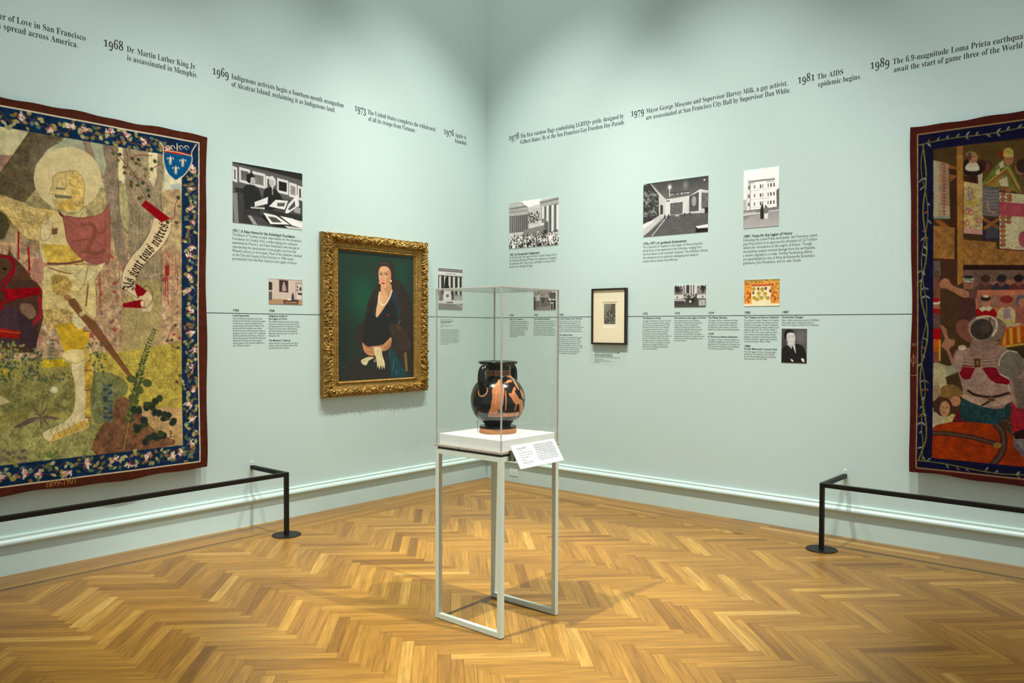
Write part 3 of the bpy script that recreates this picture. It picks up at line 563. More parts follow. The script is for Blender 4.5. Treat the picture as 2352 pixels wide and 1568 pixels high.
    cv.ell(*D([(850, 590)])[0], 30, 33, (118, 108, 92), n=.15); cv.line(D([(765, 600), (775, 540), (830, 490), (900, 500)]), 2.4, (206, 190, 160), sm=5); cv.ell(*D([(475, 570)])[0], 10, 24, (164, 132, 116)); cv.ell(*D([(500, 465)])[0], 9, 6, (198, 182, 156))
    P(D([(860, 680), (941, 690), (X, 700), (X, 860), (900, 900)]), (112, 96, 84), n=.2); cv.line(D([(770, 655), (840, 690)]), 3, (196, 176, 146)); cv.line(D([(835, 735), (845, 780)]), 3, (196, 180, 150))
    P(D([(585, 545), (632, 545), (632, 605), (590, 610)]), (72, 46, 30)); P(D([(598, 560), (622, 560), (622, 590), (600, 592)]), (128, 92, 50))
    cv.line(D([(540, 770), (600, 805), (720, 820), (840, 790)]), 5, (34, 20, 18), sm=5); P(D([(515, 800), (700, 840), (850, 805), (868, 850), (760, 885), (650, 885), (510, 830)]), (184, 150, 124), n=.2, sm=2); cv.line(D([(640, 885), (700, 850), (735, 815)]), 4, (40, 24, 20)); cv.ell(*D([(712, 835)])[0], 8, 6, (96, 70, 36))
    P(D([(555, 520), (560, 440), (600, 390), (700, 420), (775, 420), (740, 470), (600, 515)]), (136, 108, 92), n=.2, sm=2)
    cv.ell(*D([(672, 330)])[0], 43, 31, (126, 104, 88), n=.2, rot=.12); cv.ell(*D([(640, 330)])[0], 30, 28, (150, 126, 106), rot=-.1); cv.ell(*D([(640, 335)])[0], 26, 24, (56, 46, 40), n=.2); cv.ell(*D([(668, 320)])[0], 13, 14, (78, 64, 56), .7)
    cv.line(D([(600, 255), (680, 240), (740, 265), (745, 330), (715, 385)]), 4.4, (208, 190, 158), sm=5); cv.line(D([(700, 245), (695, 320)]), 3, (60, 48, 40)); cv.line(D([(760, 260), (805, 300), (790, 400), (740, 450)]), 2, (92, 74, 62), sm=5)
    def shade(fn, x0, x1, y0, y1, n_, l, col, al, slope, w_=1.2):
        for i in range(n_):
            x, y = rnd.uniform(x0, x1), rnd.uniform(y0, y1); d = rnd.uniform(.5, 1)*l
            cv.line(fn([(x, y), (x+d*.5, y+d*.5*slope+rnd.uniform(-4, 4)), (x+d, y+d*slope)]), w_*.6, col, al*.7, sm=3)
    dk_ = (34, 20, 12)
    shade(D, 440, 900, 450, 880, 170, 46, (92, 66, 56), .5, .12); shade(D, 480, 800, 440, 900, 60, 40, (206, 184, 158), .45, .2); shade(D, 560, 800, 250, 500, 60, 40, (80, 64, 54), .5, .8)
    shade(D, 283, 940, 1010, 1290, 110, 60, (96, 26, 12), .45, .25, 2.0); shade(D, 500, 840, 850, 1000, 70, 30, (14, 30, 30), .6, .5, 1.6); shade(D, 283, 480, 580, 1000, 90, 26, (86, 62, 40), .5, .6)
    shade(D, 350, 520, 10, 560, 80, 24, dk_, .3, 2.4, 1.4); shade(C, 560, 1020, 330, 430, 40, 30, dk_, .2, 1.6, 1.0); shade(C, 550, 1020, 1300, 1445, 80, 26, dk_, .5, .8, 1.6); shade(D, 590, 940, 60, 320, 110, 26, (110, 50, 40), .4, 1.0)
    shade(C, 310, 1020, 600, 1130, 110, 22, (104, 76, 60), .35, .9); shade(D, 850, 1000, 560, 900, 60, 40, (62, 54, 46), .5, 1.6, 1.6); shade(C, 450, 500, 500, 1400, 50, 20, dk_, .3, 3.0, 1.4)
    # ---- borders
    def wall(cs):
        c = np.asarray(cs, float); return np.stack([(c[:, 0]+(1.79-c[:, 1])*.017-smin)*SS, (zmax-c[:, 1])*SS], 1)
    keepT = cv.T; cv.T = wall; cv.k = SS
    g0, g1, zt, zb, it, ib = 4.257, 4.356, 2.998, .606, 2.882, .684
    navy = (13, 14, 48)
    for q in ([(g0, zt), (smax, zt), (smax, it), (g0, it)], [(g0, zb), (smax, zb), (smax, ib), (g0, ib)], [(g0, zb), (g1, zb), (g1, zt), (g0, zt)]): P(q, navy, n=.2, c=.25)
    vin = (124, 120, 52)
    def vine(Q, both):
        Q = np.asarray(Q, float); L = np.concatenate([[0], np.cumsum(np.hypot(*np.diff(Q, axis=0).T))]); n_ = int(L[-1]*50)
        t = np.linspace(0, L[-1], n_); B_ = np.stack([np.interp(t, L, Q[:, 0]), np.interp(t, L, Q[:, 1])], 1); e = np.gradient(B_, axis=0); e /= np.hypot(e[:, 0], e[:, 1])[:, None]; nn = np.stack([-e[:, 1], e[:, 0]], 1)
        for ph, am in ((0, .016), (2.6, .016)) if both else ((0, .007),):
            pth = B_+nn*(np.sin(t*2*math.pi/.62+ph)*am)[:, None]; cv.line(pth, (.0095 if ph == 0 else .007) if both else .007, vin if ph == 0 else (104, 104, 56), n=.25)
        for i in range(3, n_-2, 3):
            for sd in (-1, 1):
                if rnd.rand() < .45: leaf(cv, pth[i, 0], pth[i, 1], rnd.uniform(.030, .046), .0125, math.atan2(e[i, 1], e[i, 0])+sd*rnd.uniform(.6, 1.1), [(150, 152, 132), (122, 128, 112), (134, 84, 62)][rnd.choice(3, p=[.5, .38, .12])])
    vine([(4.286, 2.93), (4.286, 2.80), (4.309, 2.6), (4.299, 2.2), (4.286, 1.9), (4.309, 1.62), (4.286, 1.36), (4.292, 1.0), (4.309, .80), (4.284, .655)], True)
    vine([(4.255, 2.925), (4.5, 2.938), (4.8, 2.95), (smax, 2.95)], False); vine([(4.26, .655), (4.5, .64), (4.8, .628), (smax, .63)], False)
    gl = (176, 138, 92)
    for q in ([(g0-.004, zt+.004), (smax, zt+.004)], [(g0-.004, zt+.006), (g0-.004, zb-.006)], [(g0-.004, zb-.004), (smax, zb-.004)]): cv.line(q, .008, gl)
    br = (78, 26, 16)
    for q in ([(smin, zt+.008), (smax, zt+.008), (smax, zmax), (smin, zmax)], [(smin, zmin), (smax, zmin), (smax, zb-.008), (smin, zb-.008)], [(smin, zmin), (g0-.008, zmin), (g0-.008, zmax), (smin, zmax)]): P(q, br, n=.14, c=.14)
    for q, cl in (([(smax-.19, zb), (smax-.09, zb), (smax-.09, zt), (smax-.19, zt)], navy), ([(smax-.082, zmin), (smax+.05, zmin), (smax+.05, zmax), (smax-.082, zmax)], br)): P(q, cl, n=.16, c=.16)
    vine([(smax-.14, zt-.05), (smax-.14, zb+.04)], True); cv.line([(smax-.086, zt), (smax-.086, zb)], .008, gl)
    # weaver's marks on the side border
    def tw(p): return px_right([p], .03)[0]
    a, b = tw((2094, 795)), tw((2106, 795)); a[0] -= .017*(1.79-a[1]); b[0] -= .017*(1.79-b[1]); wd = FONT['S']['R'][0]+FONT['S']['F'][0]
    cv.glyphs('S', 'RF', a, np.array([1, 0])*(b[0]-a[0])/wd, np.array([0, 1.2])*(b[0]-a[0])/wd, (178, 140, 92), 1.0)
    cv.T = keepT; cv.k = 2.0
    for q in ([(2099, 812), (2099, 842)], [(2094, 822), (2094, 832), (2099, 835), (2104, 832), (2104, 822), (2096, 818)], [(2093, 862), (2107, 862)]): cv.line(q, 1.6, (170, 132, 86))
    return cv.half(), (smin, zmax)

# ---------------------------------------------------------------- seated lady in dark dress (oil portrait)
def lady_portrait():
    smax, zmax, smin, zmin = 1.995, 2.305, 1.06, 1.105; R_ = 640.0
    w, h = int((smax-smin)*R_), int((zmax-zmin)*R_)
    def T(P):
        q = px_left(P, .04); return np.stack([(smax-q[:, 0])*R_, (zmax-q[:, 1])*R_], 1)
    cv = Cv(w, h, T, (26, 46, 34), 31, streak=(5, 3)); cv.k = 2.2; cv.c *= .5; rnd = np.random.RandomState(3); V = za(720, 510, 3.645); P = cv.poly
    def G(x, y, rx, ry, c, a): (X, Y), = V([(x, y)]); cv.glow(X, Y, rx/3.645, ry/3.645, c, a)
    G(420, 640, 170, 260, (12, 78, 52), .9); G(740, 420, 110, 180, (18, 66, 44), .8); G(480, 330, 160, 120, (20, 58, 40), .6); G(250, 1000, 120, 420, (26, 34, 24), .8); G(260, 280, 90, 160, (28, 48, 36), .7); G(830, 1150, 60, 240, (34, 30, 14), .8)
    for i in range(500):
        x, y = rnd.uniform(215, 850), rnd.uniform(240, 900); d = rnd.uniform(8, 30)
        cv.line(V([(x, y), (x+rnd.uniform(-8, 8), y+d)]), 1.5, (20, 84, 62) if rnd.rand() < .5 else (20, 40, 30), .10)
    fur, drs = (42, 30, 25), (25, 24, 27)
    P(V([(560, 515), (500, 590), (455, 700), (430, 830), (380, 870), (350, 960), (400, 1060), (470, 1080), (650, 1040), (720, 1130), (780, 1140), (830, 1060), (842, 900), (835, 740), (800, 610), (745, 520), (680, 478), (620, 520)]), fur, sm=4, n=.25, c=.3)
    P(V([(212, 1260), (290, 1185), (400, 1100), (470, 1080), (650, 1040), (720, 1130), (760, 1297), (212, 1325)]), (36, 33, 31), n=.2, sm=2)
    P(V([(655, 562), (695, 590), (722, 700), (705, 850), (655, 965), (600, 1025), (460, 1045), (425, 1000), (430, 880), (470, 750), (505, 640), (530, 760), (542, 798), (600, 720)]), drs, sm=2, n=.15)
    P(V([(662, 570), (700, 600), (735, 740), (715, 800), (690, 700), (660, 640)]), (28, 46, 56), .8, sm=3); P(V([(515, 700), (530, 790), (522, 800), (505, 740)]), (30, 50, 66), .8)
    for i in range(70):
        x, y = rnd.uniform(430, 830), rnd.uniform(520, 1000); cv.line(V([(x, y), (x+rnd.uniform(-10, 10), y+rnd.uniform(14, 40))]), 2, (58, 42, 34) if x > 720 or x < 500 else (40, 40, 46), .35)
    P(V([(642, 860), (735, 870), (800, 950), (815, 1050), (770, 1135), (705, 1110), (664, 985)]), (50, 36, 28), sm=4, n=.3, c=.3)
    P(V([(636, 1060), (690, 1090), (740, 1200), (790, 1290), (662, 1298), (650, 1180)]), (16, 60, 64), sm=2, n=.2)
    for q, c_ in (([(680, 1150), (672, 1240)], (70, 120, 126)), ([(640, 1090), (650, 1130)], (60, 110, 116)), ([(735, 820), (712, 860)], (96, 120, 130)), ([(805, 990), (815, 1050)], (70, 90, 100)), ([(700, 1270), (705, 1240)], (90, 150, 150))): cv.line(V(q), 2.2, c_, .8)
    P(V([(766, 1090), (786, 1092), (798, 1250), (776, 1250)]), (128, 88, 44)); P(V([(700, 860), (740, 880), (735, 910), (700, 890)]), (84, 54, 30), .7)
    for i in range(24):
        x, y = rnd.uniform(230, 620), rnd.uniform(1130, 1300); cv.line(V([(x, y), (x+rnd.uniform(20, 60), y+rnd.uniform(-14, 14))]), 2.4, (54, 50, 48), .5)
    # neck, chest
    sk = (208, 158, 112); P(V([(572, 535), (652, 515), (662, 570), (640, 650), (602, 712), (542, 798), (528, 772), (540, 690), (556, 610), (572, 570)]), sk, sm=2, n=.05, c=.05)
    P(V([(600, 555), (652, 520), (662, 570), (640, 640), (615, 600)]), (176, 122, 84), .7, sm=3); P(V([(560, 620), (600, 640), (575, 720), (540, 790), (530, 770)]), (222, 178, 128), .6, sm=3)
    neck = smooth(np.array(V([(560, 588), (553, 640), (562, 678), (585, 694), (615, 680), (645, 630), (664, 572)])), 6, False)
    for x, y in neck: cv.ell(x, y, 1.7, 1.7, (226, 206, 168))
    # head
    P(V([(538, 440), (534, 385), (556, 340), (600, 324), (655, 345), (686, 395), (690, 450), (672, 500), (655, 470), (648, 410), (620, 372), (578, 370), (556, 398), (550, 480)]), (50, 33, 25), sm=3, n=.2)
    P(V([(554, 405), (575, 372), (625, 374), (652, 412), (656, 468), (646, 510), (622, 546), (600, 556), (577, 542), (560, 505), (552, 450)]), (216, 160, 116), sm=3, n=.04, c=.04)
    P(V([(628, 400), (654, 430), (650, 505), (618, 548), (612, 500), (630, 450)]), (188, 126, 86), .6, sm=3); P(V([(560, 480), (585, 480), (580, 520), (566, 510)]), (222, 140, 108), .6, sm=3); P(V([(618, 478), (645, 478), (638, 512), (618, 508)]), (206, 122, 94), .5, sm=3); P(V([(572, 385), (622, 385), (615, 418), (575, 415)]), (226, 178, 134), .6, sm=3)
    for x in (573, 616):
        P(V([(x-14, 441), (x, 434), (x+14, 441), (x, 447)]), (200, 166, 134)); cv.ell(*V([(x, 440)])[0], 1.5, 1.4, (48, 34, 30)); cv.line(V([(x-16, 438), (x, 431), (x+16, 438)]), 1.3, (62, 40, 30), sm=3); cv.line(V([(x-17, 424), (x, 418), (x+17, 424)]), 1.2, (96, 64, 48), .8, sm=3)
    cv.line(V([(590, 440), (584, 480), (592, 488), (604, 485)]), 1.1, (164, 104, 74), sm=4); cv.line(V([(584, 488), (602, 489)]), 1.2, (140, 78, 60)); P(V([(574, 512), (590, 506), (608, 511), (592, 522)]), (168, 44, 44), sm=2); cv.line(V([(574, 512), (608, 512)]), .9, (110, 26, 30))
    cv.line(V([(560, 500), (577, 542), (600, 556), (622, 546)]), 1.2, (160, 104, 74), .7, sm=3); cv.ell(*V([(656, 494)])[0], 1.8, 3, (226, 214, 184)); cv.ell(*V([(557, 510)])[0], 1.3, 2, (210, 190, 160)); P(V([(558, 350), (610, 335), (650, 360), (610, 352)]), (88, 60, 44), .7, sm=3)
    cv.line(V([(618, 776), (638, 786)]), 2.4, (190, 30, 40))
    # arms, hands, gloves
    P(V([(415, 1008), (440, 1030), (470, 1045), (525, 1040), (530, 1110), (478, 1118), (432, 1085)]), (186, 128, 84), sm=3, n=.08); P(V([(656, 962), (655, 1035), (615, 1076), (565, 1078), (535, 1050), (500, 1040), (590, 1025)]), (190, 134, 90), sm=3, n=.08)
    P(V([(600, 1050), (656, 1000), (650, 1045), (610, 1078)]), (150, 96, 60), .6, sm=3); cv.line(V([(440, 1050), (500, 1060), (540, 1070)]), 1.3, (130, 80, 54), sm=3); cv.line(V([(460, 1085), (520, 1092)]), 1.2, (130, 80, 54))
    P(V([(508, 1058), (540, 1048), (572, 1052), (585, 1120), (604, 1180), (600, 1232), (588, 1200), (582, 1240), (572, 1195), (560, 1236), (550, 1200), (542, 1225), (534, 1150)]), (216, 202, 152), sm=2); P(V([(404, 1160), (440, 1138), (480, 1128), (520, 1135), (470, 1160), (452, 1198), (418, 1192)]), (206, 194, 150), sm=2)
    for q in ([(540, 1070), (556, 1150), (560, 1220)], [(558, 1065), (575, 1140), (582, 1215)], [(525, 1075), (545, 1160)], [(415, 1170), (450, 1160)]): cv.line(V(q), 1.2, (160, 142, 96), .8, sm=3)
    P(V([(505, 1165), (530, 1140), (540, 1165), (520, 1178)]), (130, 130, 124), .8)
    return cv.half(), (smax, zmax)

# ---------------------------------------------------------------- printed photographs, drawn in unit squares
def photo(wm, hm, base, seed):
    k = 640.0; w, h = int(wm*k), int(hm*k)
    cv = Cv(w, h, lambda P: np.asarray(P, float)*np.array([w, h]), base, seed, streak=(3, 3)); cv.k = w
    cv.c *= .3; cv.f *= .5; cv.rn = np.random.RandomState(seed+50); return cv
def g(v, t=(1.0, .99, .98)): return (v*t[0], v*t[1], v*t[2])
def bx(cv, x0, y0, x1, y1, v, **k): cv.poly([(x0, y0), (x1, y0), (x1, y1), (x0, y1)], v if isinstance(v, tuple) else g(v), **k)

def ph_printroom():
    c = photo(.647, .475, g(62), 1); P = lambda q, v, **k: c.poly(q, g(v), **k)
    P([(0, 0), (1, 0), (1, .12), (.5, .06), (0, .02)], 30); P([(0, .02), (.5, .07), (1, .13), (1, .5), (0, .5)], 84)
    for x0, x1, y, d in ((0, .065, .07, 60), (.09, .24, .07, 90), (.27, .45, .10, 110), (.455, .56, .14, 90), (.62, .785, .15, 20), (.795, .915, .19, 130), (.925, 1, .22, 60)):
        P([(x0, y), (x1, y+.02), (x1, y+.27), (x0, y+.25)], 206); m = .024; P([(x0+m, y+.05), (x1-m, y+.06), (x1-m, y+.22), (x0+m, y+.21)], d, n=.5, c=.5)
    P([(0, .5), (.16, .46), (.2, 1), (0, 1)], 56); P([(.0, .52), (.06, .5), (.08, 1), (.02, 1)], 170, al=.6); P([(.03, .42), (.16, .42), (.16, .5), (.04, .49)], 36)
    P([(.14, .42), (.22, .34), (.3, .34), (.37, .42), (.40, .62), (.37, .72), (.36, 1), (.15, 1), (.16, .7)], 30, sm=3); P([(.15, .75), (.36, .75), (.37, 1), (.14, 1)], 46, n=.2)
    c.ell(.268, .27, .042, .072, g(178)); P([(.19, .25), (.2, .17), (.27, .14), (.3, .2), (.25, .22), (.24, .31), (.2, .3)], 22, sm=3); c.line([(.29, .35), (.33, .4)], .012, g(60))
    P([(.42, .52), (.44, .38), (.52, .33), (.62, .37), (.70, .5), (.72, .55), (.62, .68), (.45, .72)], 26, sm=2); c.ell(.55, .235, .045, .085, g(188)); P([(.5, .18), (.55, .13), (.6, .2), (.59, .3), (.57, .2)], 206, sm=3); P([(.545, .34), (.565, .34), (.57, .45), (.55, .45)], 225); c.line([(.558, .35), (.562, .45)], .012, g(25))
    for x in (.53, .562): c.ell(x, .225, .006, .008, g(60))
    for x in (.262, .285): c.ell(x, .26, .005, .008, g(60))
    c.line([(.535, .27), (.56, .272)], .006, g(70)); c.line([(.268, .30), (.288, .302)], .006, g(80))
    P([(.3, .62), (.49, .5), (.48, .62), (.3, .7)], 212); P([(.24, .71), (.44, .69), (.44, .72), (.25, .73)], 190)
    P([(.5, .66), (.6, .53), (.78, .52), (.73, .68)], 220); P([(.62, .58), (.74, .56), (.72, .63), (.62, .64)], 80, n=.4); P([(.72, .78), (.78, .58), (.93, .38), (.95, .58), (.8, .72)], 214); P([(.78, .66), (.88, .5), (.89, .6), (.8, .68)], 70, n=.4); P([(.9, .6), (.97, .62), (.96, .72), (.86, .7)], 150)
    P([(.36, .72), (1, .75), (1, .88), (.6, .8)], 40); P([(.38, .82), (.65, .85), (.81, .99), (.52, 1), (.4, .9)], 22); P([(.42, .78), (.6, .8), (.80, .93), (.52, .96)], 224); P([(.48, .83), (.6, .835), (.69, .91), (.55, .925)], 74, n=.5); P([(.66, .8), (.85, .82), (1, .9), (1, .97), (.84, .94)], 228); P([(.87, .83), (1, .85), (1, .9)], 216)
    P([(.2, .85), (.4, .86), (.5, .97), (.6, .99), (.5, 1), (.3, 1)], 66); P([(.2, .86), (.25, .85), (.34, 1), (.28, 1)], 150); P([(.72, .96), (1, .97), (1, 1), (.78, 1)], 200)
    return c.half()
def ph_redroom():
    t = (1, .93, .86); c = photo(.324, .21, (196, 180, 164), 2); P = lambda q, v, **k: c.poly(q, v, **k)
    P([(0, .8), (1, .8), (1, 1), (0, 1)], (168, 134, 100)); P([(0, 0), (1, 0), (1, .05), (0, .03)], (150, 140, 130))
    P([(.3, .04), (.57, .06), (.57, .53), (.3, .52)], (70, 52, 44)); P([(.34, .09), (.53, .1), (.53, .48), (.34, .47)], (52, 40, 42)); P([(.42, .15), (.46, .15), (.52, .46), (.38, .46)], (172, 140, 132), sm=2); c.ell(.44, .15, .018, .03, (190, 150, 130))
    P([(0, .14), (.1, .16), (.1, .46), (0, .46)], (56, 40, 36)); P([(0, .55), (.08, .5), (.1, .6), (.09, .85), (0, .85)], (90, 80, 76), n=.3)
    P([(.78, .12), (1, .1), (1, .82), (.78, .8)], (160, 150, 140)); P([(.81, .2), (.97, .18), (.97, .78), (.81, .78)], (206, 196, 184))
    for q in ((.82, .25, .86, .34), (.82, .38, .86, .47), (.9, .3, .96, .45)): bx(c, *q, (90, 60, 54))
    P([(.85, .52), (.97, .52), (.97, .62), (.85, .6)], (60, 46, 44)); P([(.42, .84), (.88, .82), (.88, .88), (.42, .9)], (72, 40, 34)); P([(.43, .9), (.47, .9), (.47, 1), (.44, 1)], (60, 32, 28)); P([(.82, .88), (.86, .88), (.86, 1), (.83, 1)], (60, 32, 28)); P([(.47, .94), (.82, .92), (.82, 1), (.47, 1)], (96, 56, 42), al=.7)
    P([(.66, .82), (.67, .62), (.69, .55), (.72, .55), (.74, .7), (.73, .84)], (64, 60, 62), sm=3); P([(.54, .8), (.62, .76), (.66, .83), (.54, .84)], (220, 212, 200)); P([(.74, .8), (.82, .8), (.82, .84), (.74, .84)], (80, 50, 44))
    return c.half()
def ph_statue():
    c = photo(.35, .415, g(196), 3); P = lambda q, v, **k: c.poly(q, g(v), **k)
    bx(c, 0, 0, 1, .08, 96); bx(c, 0, .03, 1, .05, 160); bx(c, 0, .085, 1, .165, 214); bx(c, 0, .165, 1, .18, 120); bx(c, 0, .18, 1, .66, 50)
    for i in range(11): bx(c, .3+i*.04, .115, .33+i*.04, .135, 150)
    for x in (.04, .24, .42, .60, .79, .96): bx(c, x, .17, x+.085, .78, 208, n=.04); bx(c, x+.07, .2, x+.085, .78, 150); bx(c, x-.02, .165, x+.11, .2, 120, n=.3)
    bx(c, 0, .62, 1, .78, 150, al=.7)
    P([(.24, .48), (.27, .30), (.3, .22), (.36, .19), (.42, .24), (.4, .32), (.43, .42), (.46, .50), (.22, .5)], 30, sm=3); P([(.27, .38), (.22, .46), (.18, .48)], 70)
    bx(c, .2, .5, .54, .53, 186); bx(c, .22, .53, .52, .79, 214, n=.05); bx(c, .32, .63, .42, .70, 40); c.line([(.32, .665), (.42, .665)], .008, g(200)); c.line([(.37, .63), (.37, .70)], .008, g(200))
    P([(.06, .55), (.16, .56), (.2, .8), (.04, .8)], 110, n=.4); P([(.56, .54), (.64, .55), (.63, .76), (.55, .76)], 56, n=.5)
    P([(0, .79), (1, .76), (1, .84), (0, .85)], 206); P([(.34, .81), (.6, .8), (.6, .84), (.36, .84)], 110); P([(0, .85), (.8, .86), (1, .84), (1, 1), (0, 1)], 128, n=.25); P([(.7, .86), (.82, .83), (1, .9), (1, .96)], 170, al=.6)
    return c.half()
def ph_crowd():
    c = photo(.647, .475, g(206), 4); r = c.rn; P = lambda q, v, **k: c.poly(q, g(v), **k)
    P([(0, .05), (.35, .02), (.4, .16), (0, .2)], 128); P([(0, .0), (.2, 0), (.36, .1), (0, .12)], 186); P([(.24, .0), (.66, 0), (.64, .1), (.4, .15)], 244); P([(.62, .05), (1, 0), (1, .18), (.66, .2)], 168); P([(.62, .08), (1, .03), (1, .06), (.64, .1)], 110)
    P([(0, .16), (.4, .14), (.4, .3), (0, .32)], 176, n=.2); bx(c, 0, .30, .4, .66, 70)
    for i in range(10): bx(c, .0+i*.042, .31, .026+i*.042, .66, 150-i*4, n=.1)
    for i in range(14): bx(c, .01+i*.028, .19, .024+i*.028, .23, 120)
    bx(c, .4, .18, .7, .52, 190, n=.12); P([(.66, .18), (1, .14), (1, .72), (.74, .72), (.66, .5)], 92)
    for x in (.67, .76, .86, .955): bx(c, x, .16, x+.055, .70, 222, n=.05); bx(c, x+.042, .17, x+.055, .7, 160)
    for i in range(130): c.ell(r.uniform(.39, .62), r.uniform(.26, .48), .010, .02, g([30, 70, 210, 120][r.randint(4)]), .9)
    P([(.58, .44), (.75, .42), (.78, .5), (.6, .52)], 120); bx(c, .6, .45, .67, .56, 210); P([(.3, .62), (.72, .56), (.8, .58), (.8, .82), (.3, .82)], 132, n=.06); bx(c, .72, .5, .8, .8, 96); bx(c, .72, .64, .76, .76, 200); P([(.7, .66), (.77, .64), (.76, .8), (.7, .8)], 60, n=.5)
    for i in range(900):
        y = .66+.34*r.rand()**.8; s = .006+.012*(y-.66)/.34; c.ell(r.uniform(0, 1), y+.02, s, s*1.7, g([20, 40, 90, 160, 225, 236][r.randint(6)]), .95)
    P([(.06, 1), (.08, .93), (.13, .93), (.14, 1)], 236); P([(.8, .8), (.9, .78), (.88, .86), (.8, .86)], 236)
    return c.half()
def ph_hall():
    c = photo(.647, .477, g(150), 5); r = c.rn; P = lambda q, v, **k: c.poly(q, g(v), **k)
    P([(0, 0), (1, 0), (1, .28), (.72, .34), (.36, .34), (.12, 0)], 66, col2=g(104)); P([(.1, 0), (.36, .33), (.36, .62), (.0, 1), (0, .1)], 190); P([(.36, .34), (.72, .32), (.72, .64), (.36, .66)], 206); P([(.7, .34), (.88, .23), (1, .3), (1, .66), (.7, .66)], 196); c.line([(.7, .35), (.88, .235), (1, .28)], .012, g(230))
    P([(0, .05), (.1, 0), (.245, .25), (.25, .62), (0, .78)], 58, n=.6, c=.5); c.line([(0, .05), (.1, 0), (.245, .25), (.25, .62), (0, .78)], .008, g(30))
    for i in range(120): c.ell(r.uniform(.01, .23), r.uniform(.15, .62), r.uniform(.008, .022), r.uniform(.01, .03), g([40, 90, 130, 160][r.randint(4)]), .7)
    P([(.0, .76), (.08, .72), (.2, .7), (.0, .86)], 216); P([(.275, .42), (.32, .45), (.32, .6), (.275, .61)], 56, n=.4); bx(c, .43, .42, .62, .63, 84, n=.6, c=.5); P([(.44, .44), (.61, .44), (.61, .61), (.44, .61)], 110, al=.5, n=.6)
    P([(.72, .33), (.86, .27), (.86, .61), (.72, .61)], 80, n=.4); c.ell(.79, .43, .035, .09, g(150), n=.6); P([(.9, .29), (1, .31), (1, .6), (.9, .57)], 96, n=.6, c=.5); bx(c, .865, .25, .89, .62, 214)
    P([(.0, 1), (.12, .88), (.33, .66), (.45, .635), (.72, .64), (1, .66), (1, 1)], 88, n=.3, c=.25)
    for i in range(90):
        y = r.uniform(.68, 1); x = r.uniform(.25, 1); d = .03+.08*(y-.66); c.line([(x, y), (x+d, y-.02 if r.rand() < .5 else y+.03)], .006, g([70, 106, 116][r.randint(3)]), .7)
    c.line([(.14, 1), (.38, .66)], .009, g(230)); P([(0, .96), (.06, .93), (.33, .66), (.34, .68), (.0, 1)], 170, al=.7); P([(.82, .88), (1, .86), (1, .92), (.84, .92)], 232); P([(.82, .89), (.85, .92), (1, .93), (1, 1), (.82, 1)], 26)
    for x in (.34, .395, .645, .72): bx(c, x, .62, x+.018, .70 if x < .4 else .67, 30)
    bx(c, .95, .56, 1, .66, 36); bx(c, .37, .36, .42, .385, 84); bx(c, .51, .645, .57, .67, 190)
    c.line([(.42, .23), (.73, .235)], .006, g(40)); c.line([(.42, .14), (.42, .3)], .008, g(210))
    for x in (.42, .44, .47, .54, .6, .62, .66, .69, .71): c.ell(x, .265, .006, .012, g(246))
    c.glow(.42, .12, .04, .06, g(255), .9); c.glow(.66, .12, .05, .1, g(150), .7); c.ell(.94, .07, .012, .014, g(230))
    return c.half()
def ph_house():
    c = photo(.304, .478, g(236), 6); P = lambda q, v, **k: c.poly(q, g(v), **k)
    P([(0, 0), (1, 0), (1, .3), (0, .3)], 246); P([(.12, .2), (.88, .2), (.92, .68), (.1, .7)], 240, n=.05); P([(.14, .185), (.88, .19), (.88, .215), (.13, .215)], 130); P([(.1, .4), (.14, .22), (.14, .7), (.06, .7)], 212); P([(.92, .4), (1, .36), (1, .68), (.94, .68)], 96, n=.3); P([(0, .5), (.08, .5), (.1, .7), (0, .7)], 180)
    for yy in (.27, .42, .56):
        for x in (.14, .3, .47, .53, .68, .76, .84): c.poly([(x, yy), (x+.035, yy), (x+.035, yy+.06), (x, yy+.06)], g([70, 120, 60, 40, 90, 150, 130][int(x*50) % 7]), n=.3)
        c.line([(.2, yy+.09), (.75, yy+.088)], .01, g(176))
    P([(.14, .2), (.3, .22), (.32, .235), (.14, .24)], 190); P([(.64, .22), (.86, .22), (.86, .25), (.66, .25)], 196); bx(c, .18, .22, .205, .76, 140); c.line([(.14, .16), (.17, .3)], .008, g(110)); c.line([(.52, .64), (.5, .58), (.62, .56)], .008, g(60))
    P([(0, .69), (1, .67), (1, .75), (0, .78)], 122, n=.6); P([(0, .72), (.35, .71), (.36, .76), (0, .78)], 200, al=.7); P([(0, .77), (1, .73), (1, 1), (0, 1)], 150, n=.12, col2=g(176)); P([(0, .78), (.3, .77), (.0, .86)], 120, al=.6); P([(0, .755), (1, .72), (1, .735), (0, .775)], 214)
    P([(.49, .84), (.49, .68), (.53, .62), (.57, .66), (.58, .84)], 34, sm=2); c.ell(.54, .625, .025, .022, g(44)); P([(.6, .85), (.61, .75), (.71, .75), (.69, .86)], 222); P([(.58, .76), (.6, .67), (.65, .645), (.7, .68), (.71, .76)], 116, sm=2); c.ell(.63, .645, .022, .02, g(60)); bx(c, .5, .83, .58, .86, 40)
    return c.half()
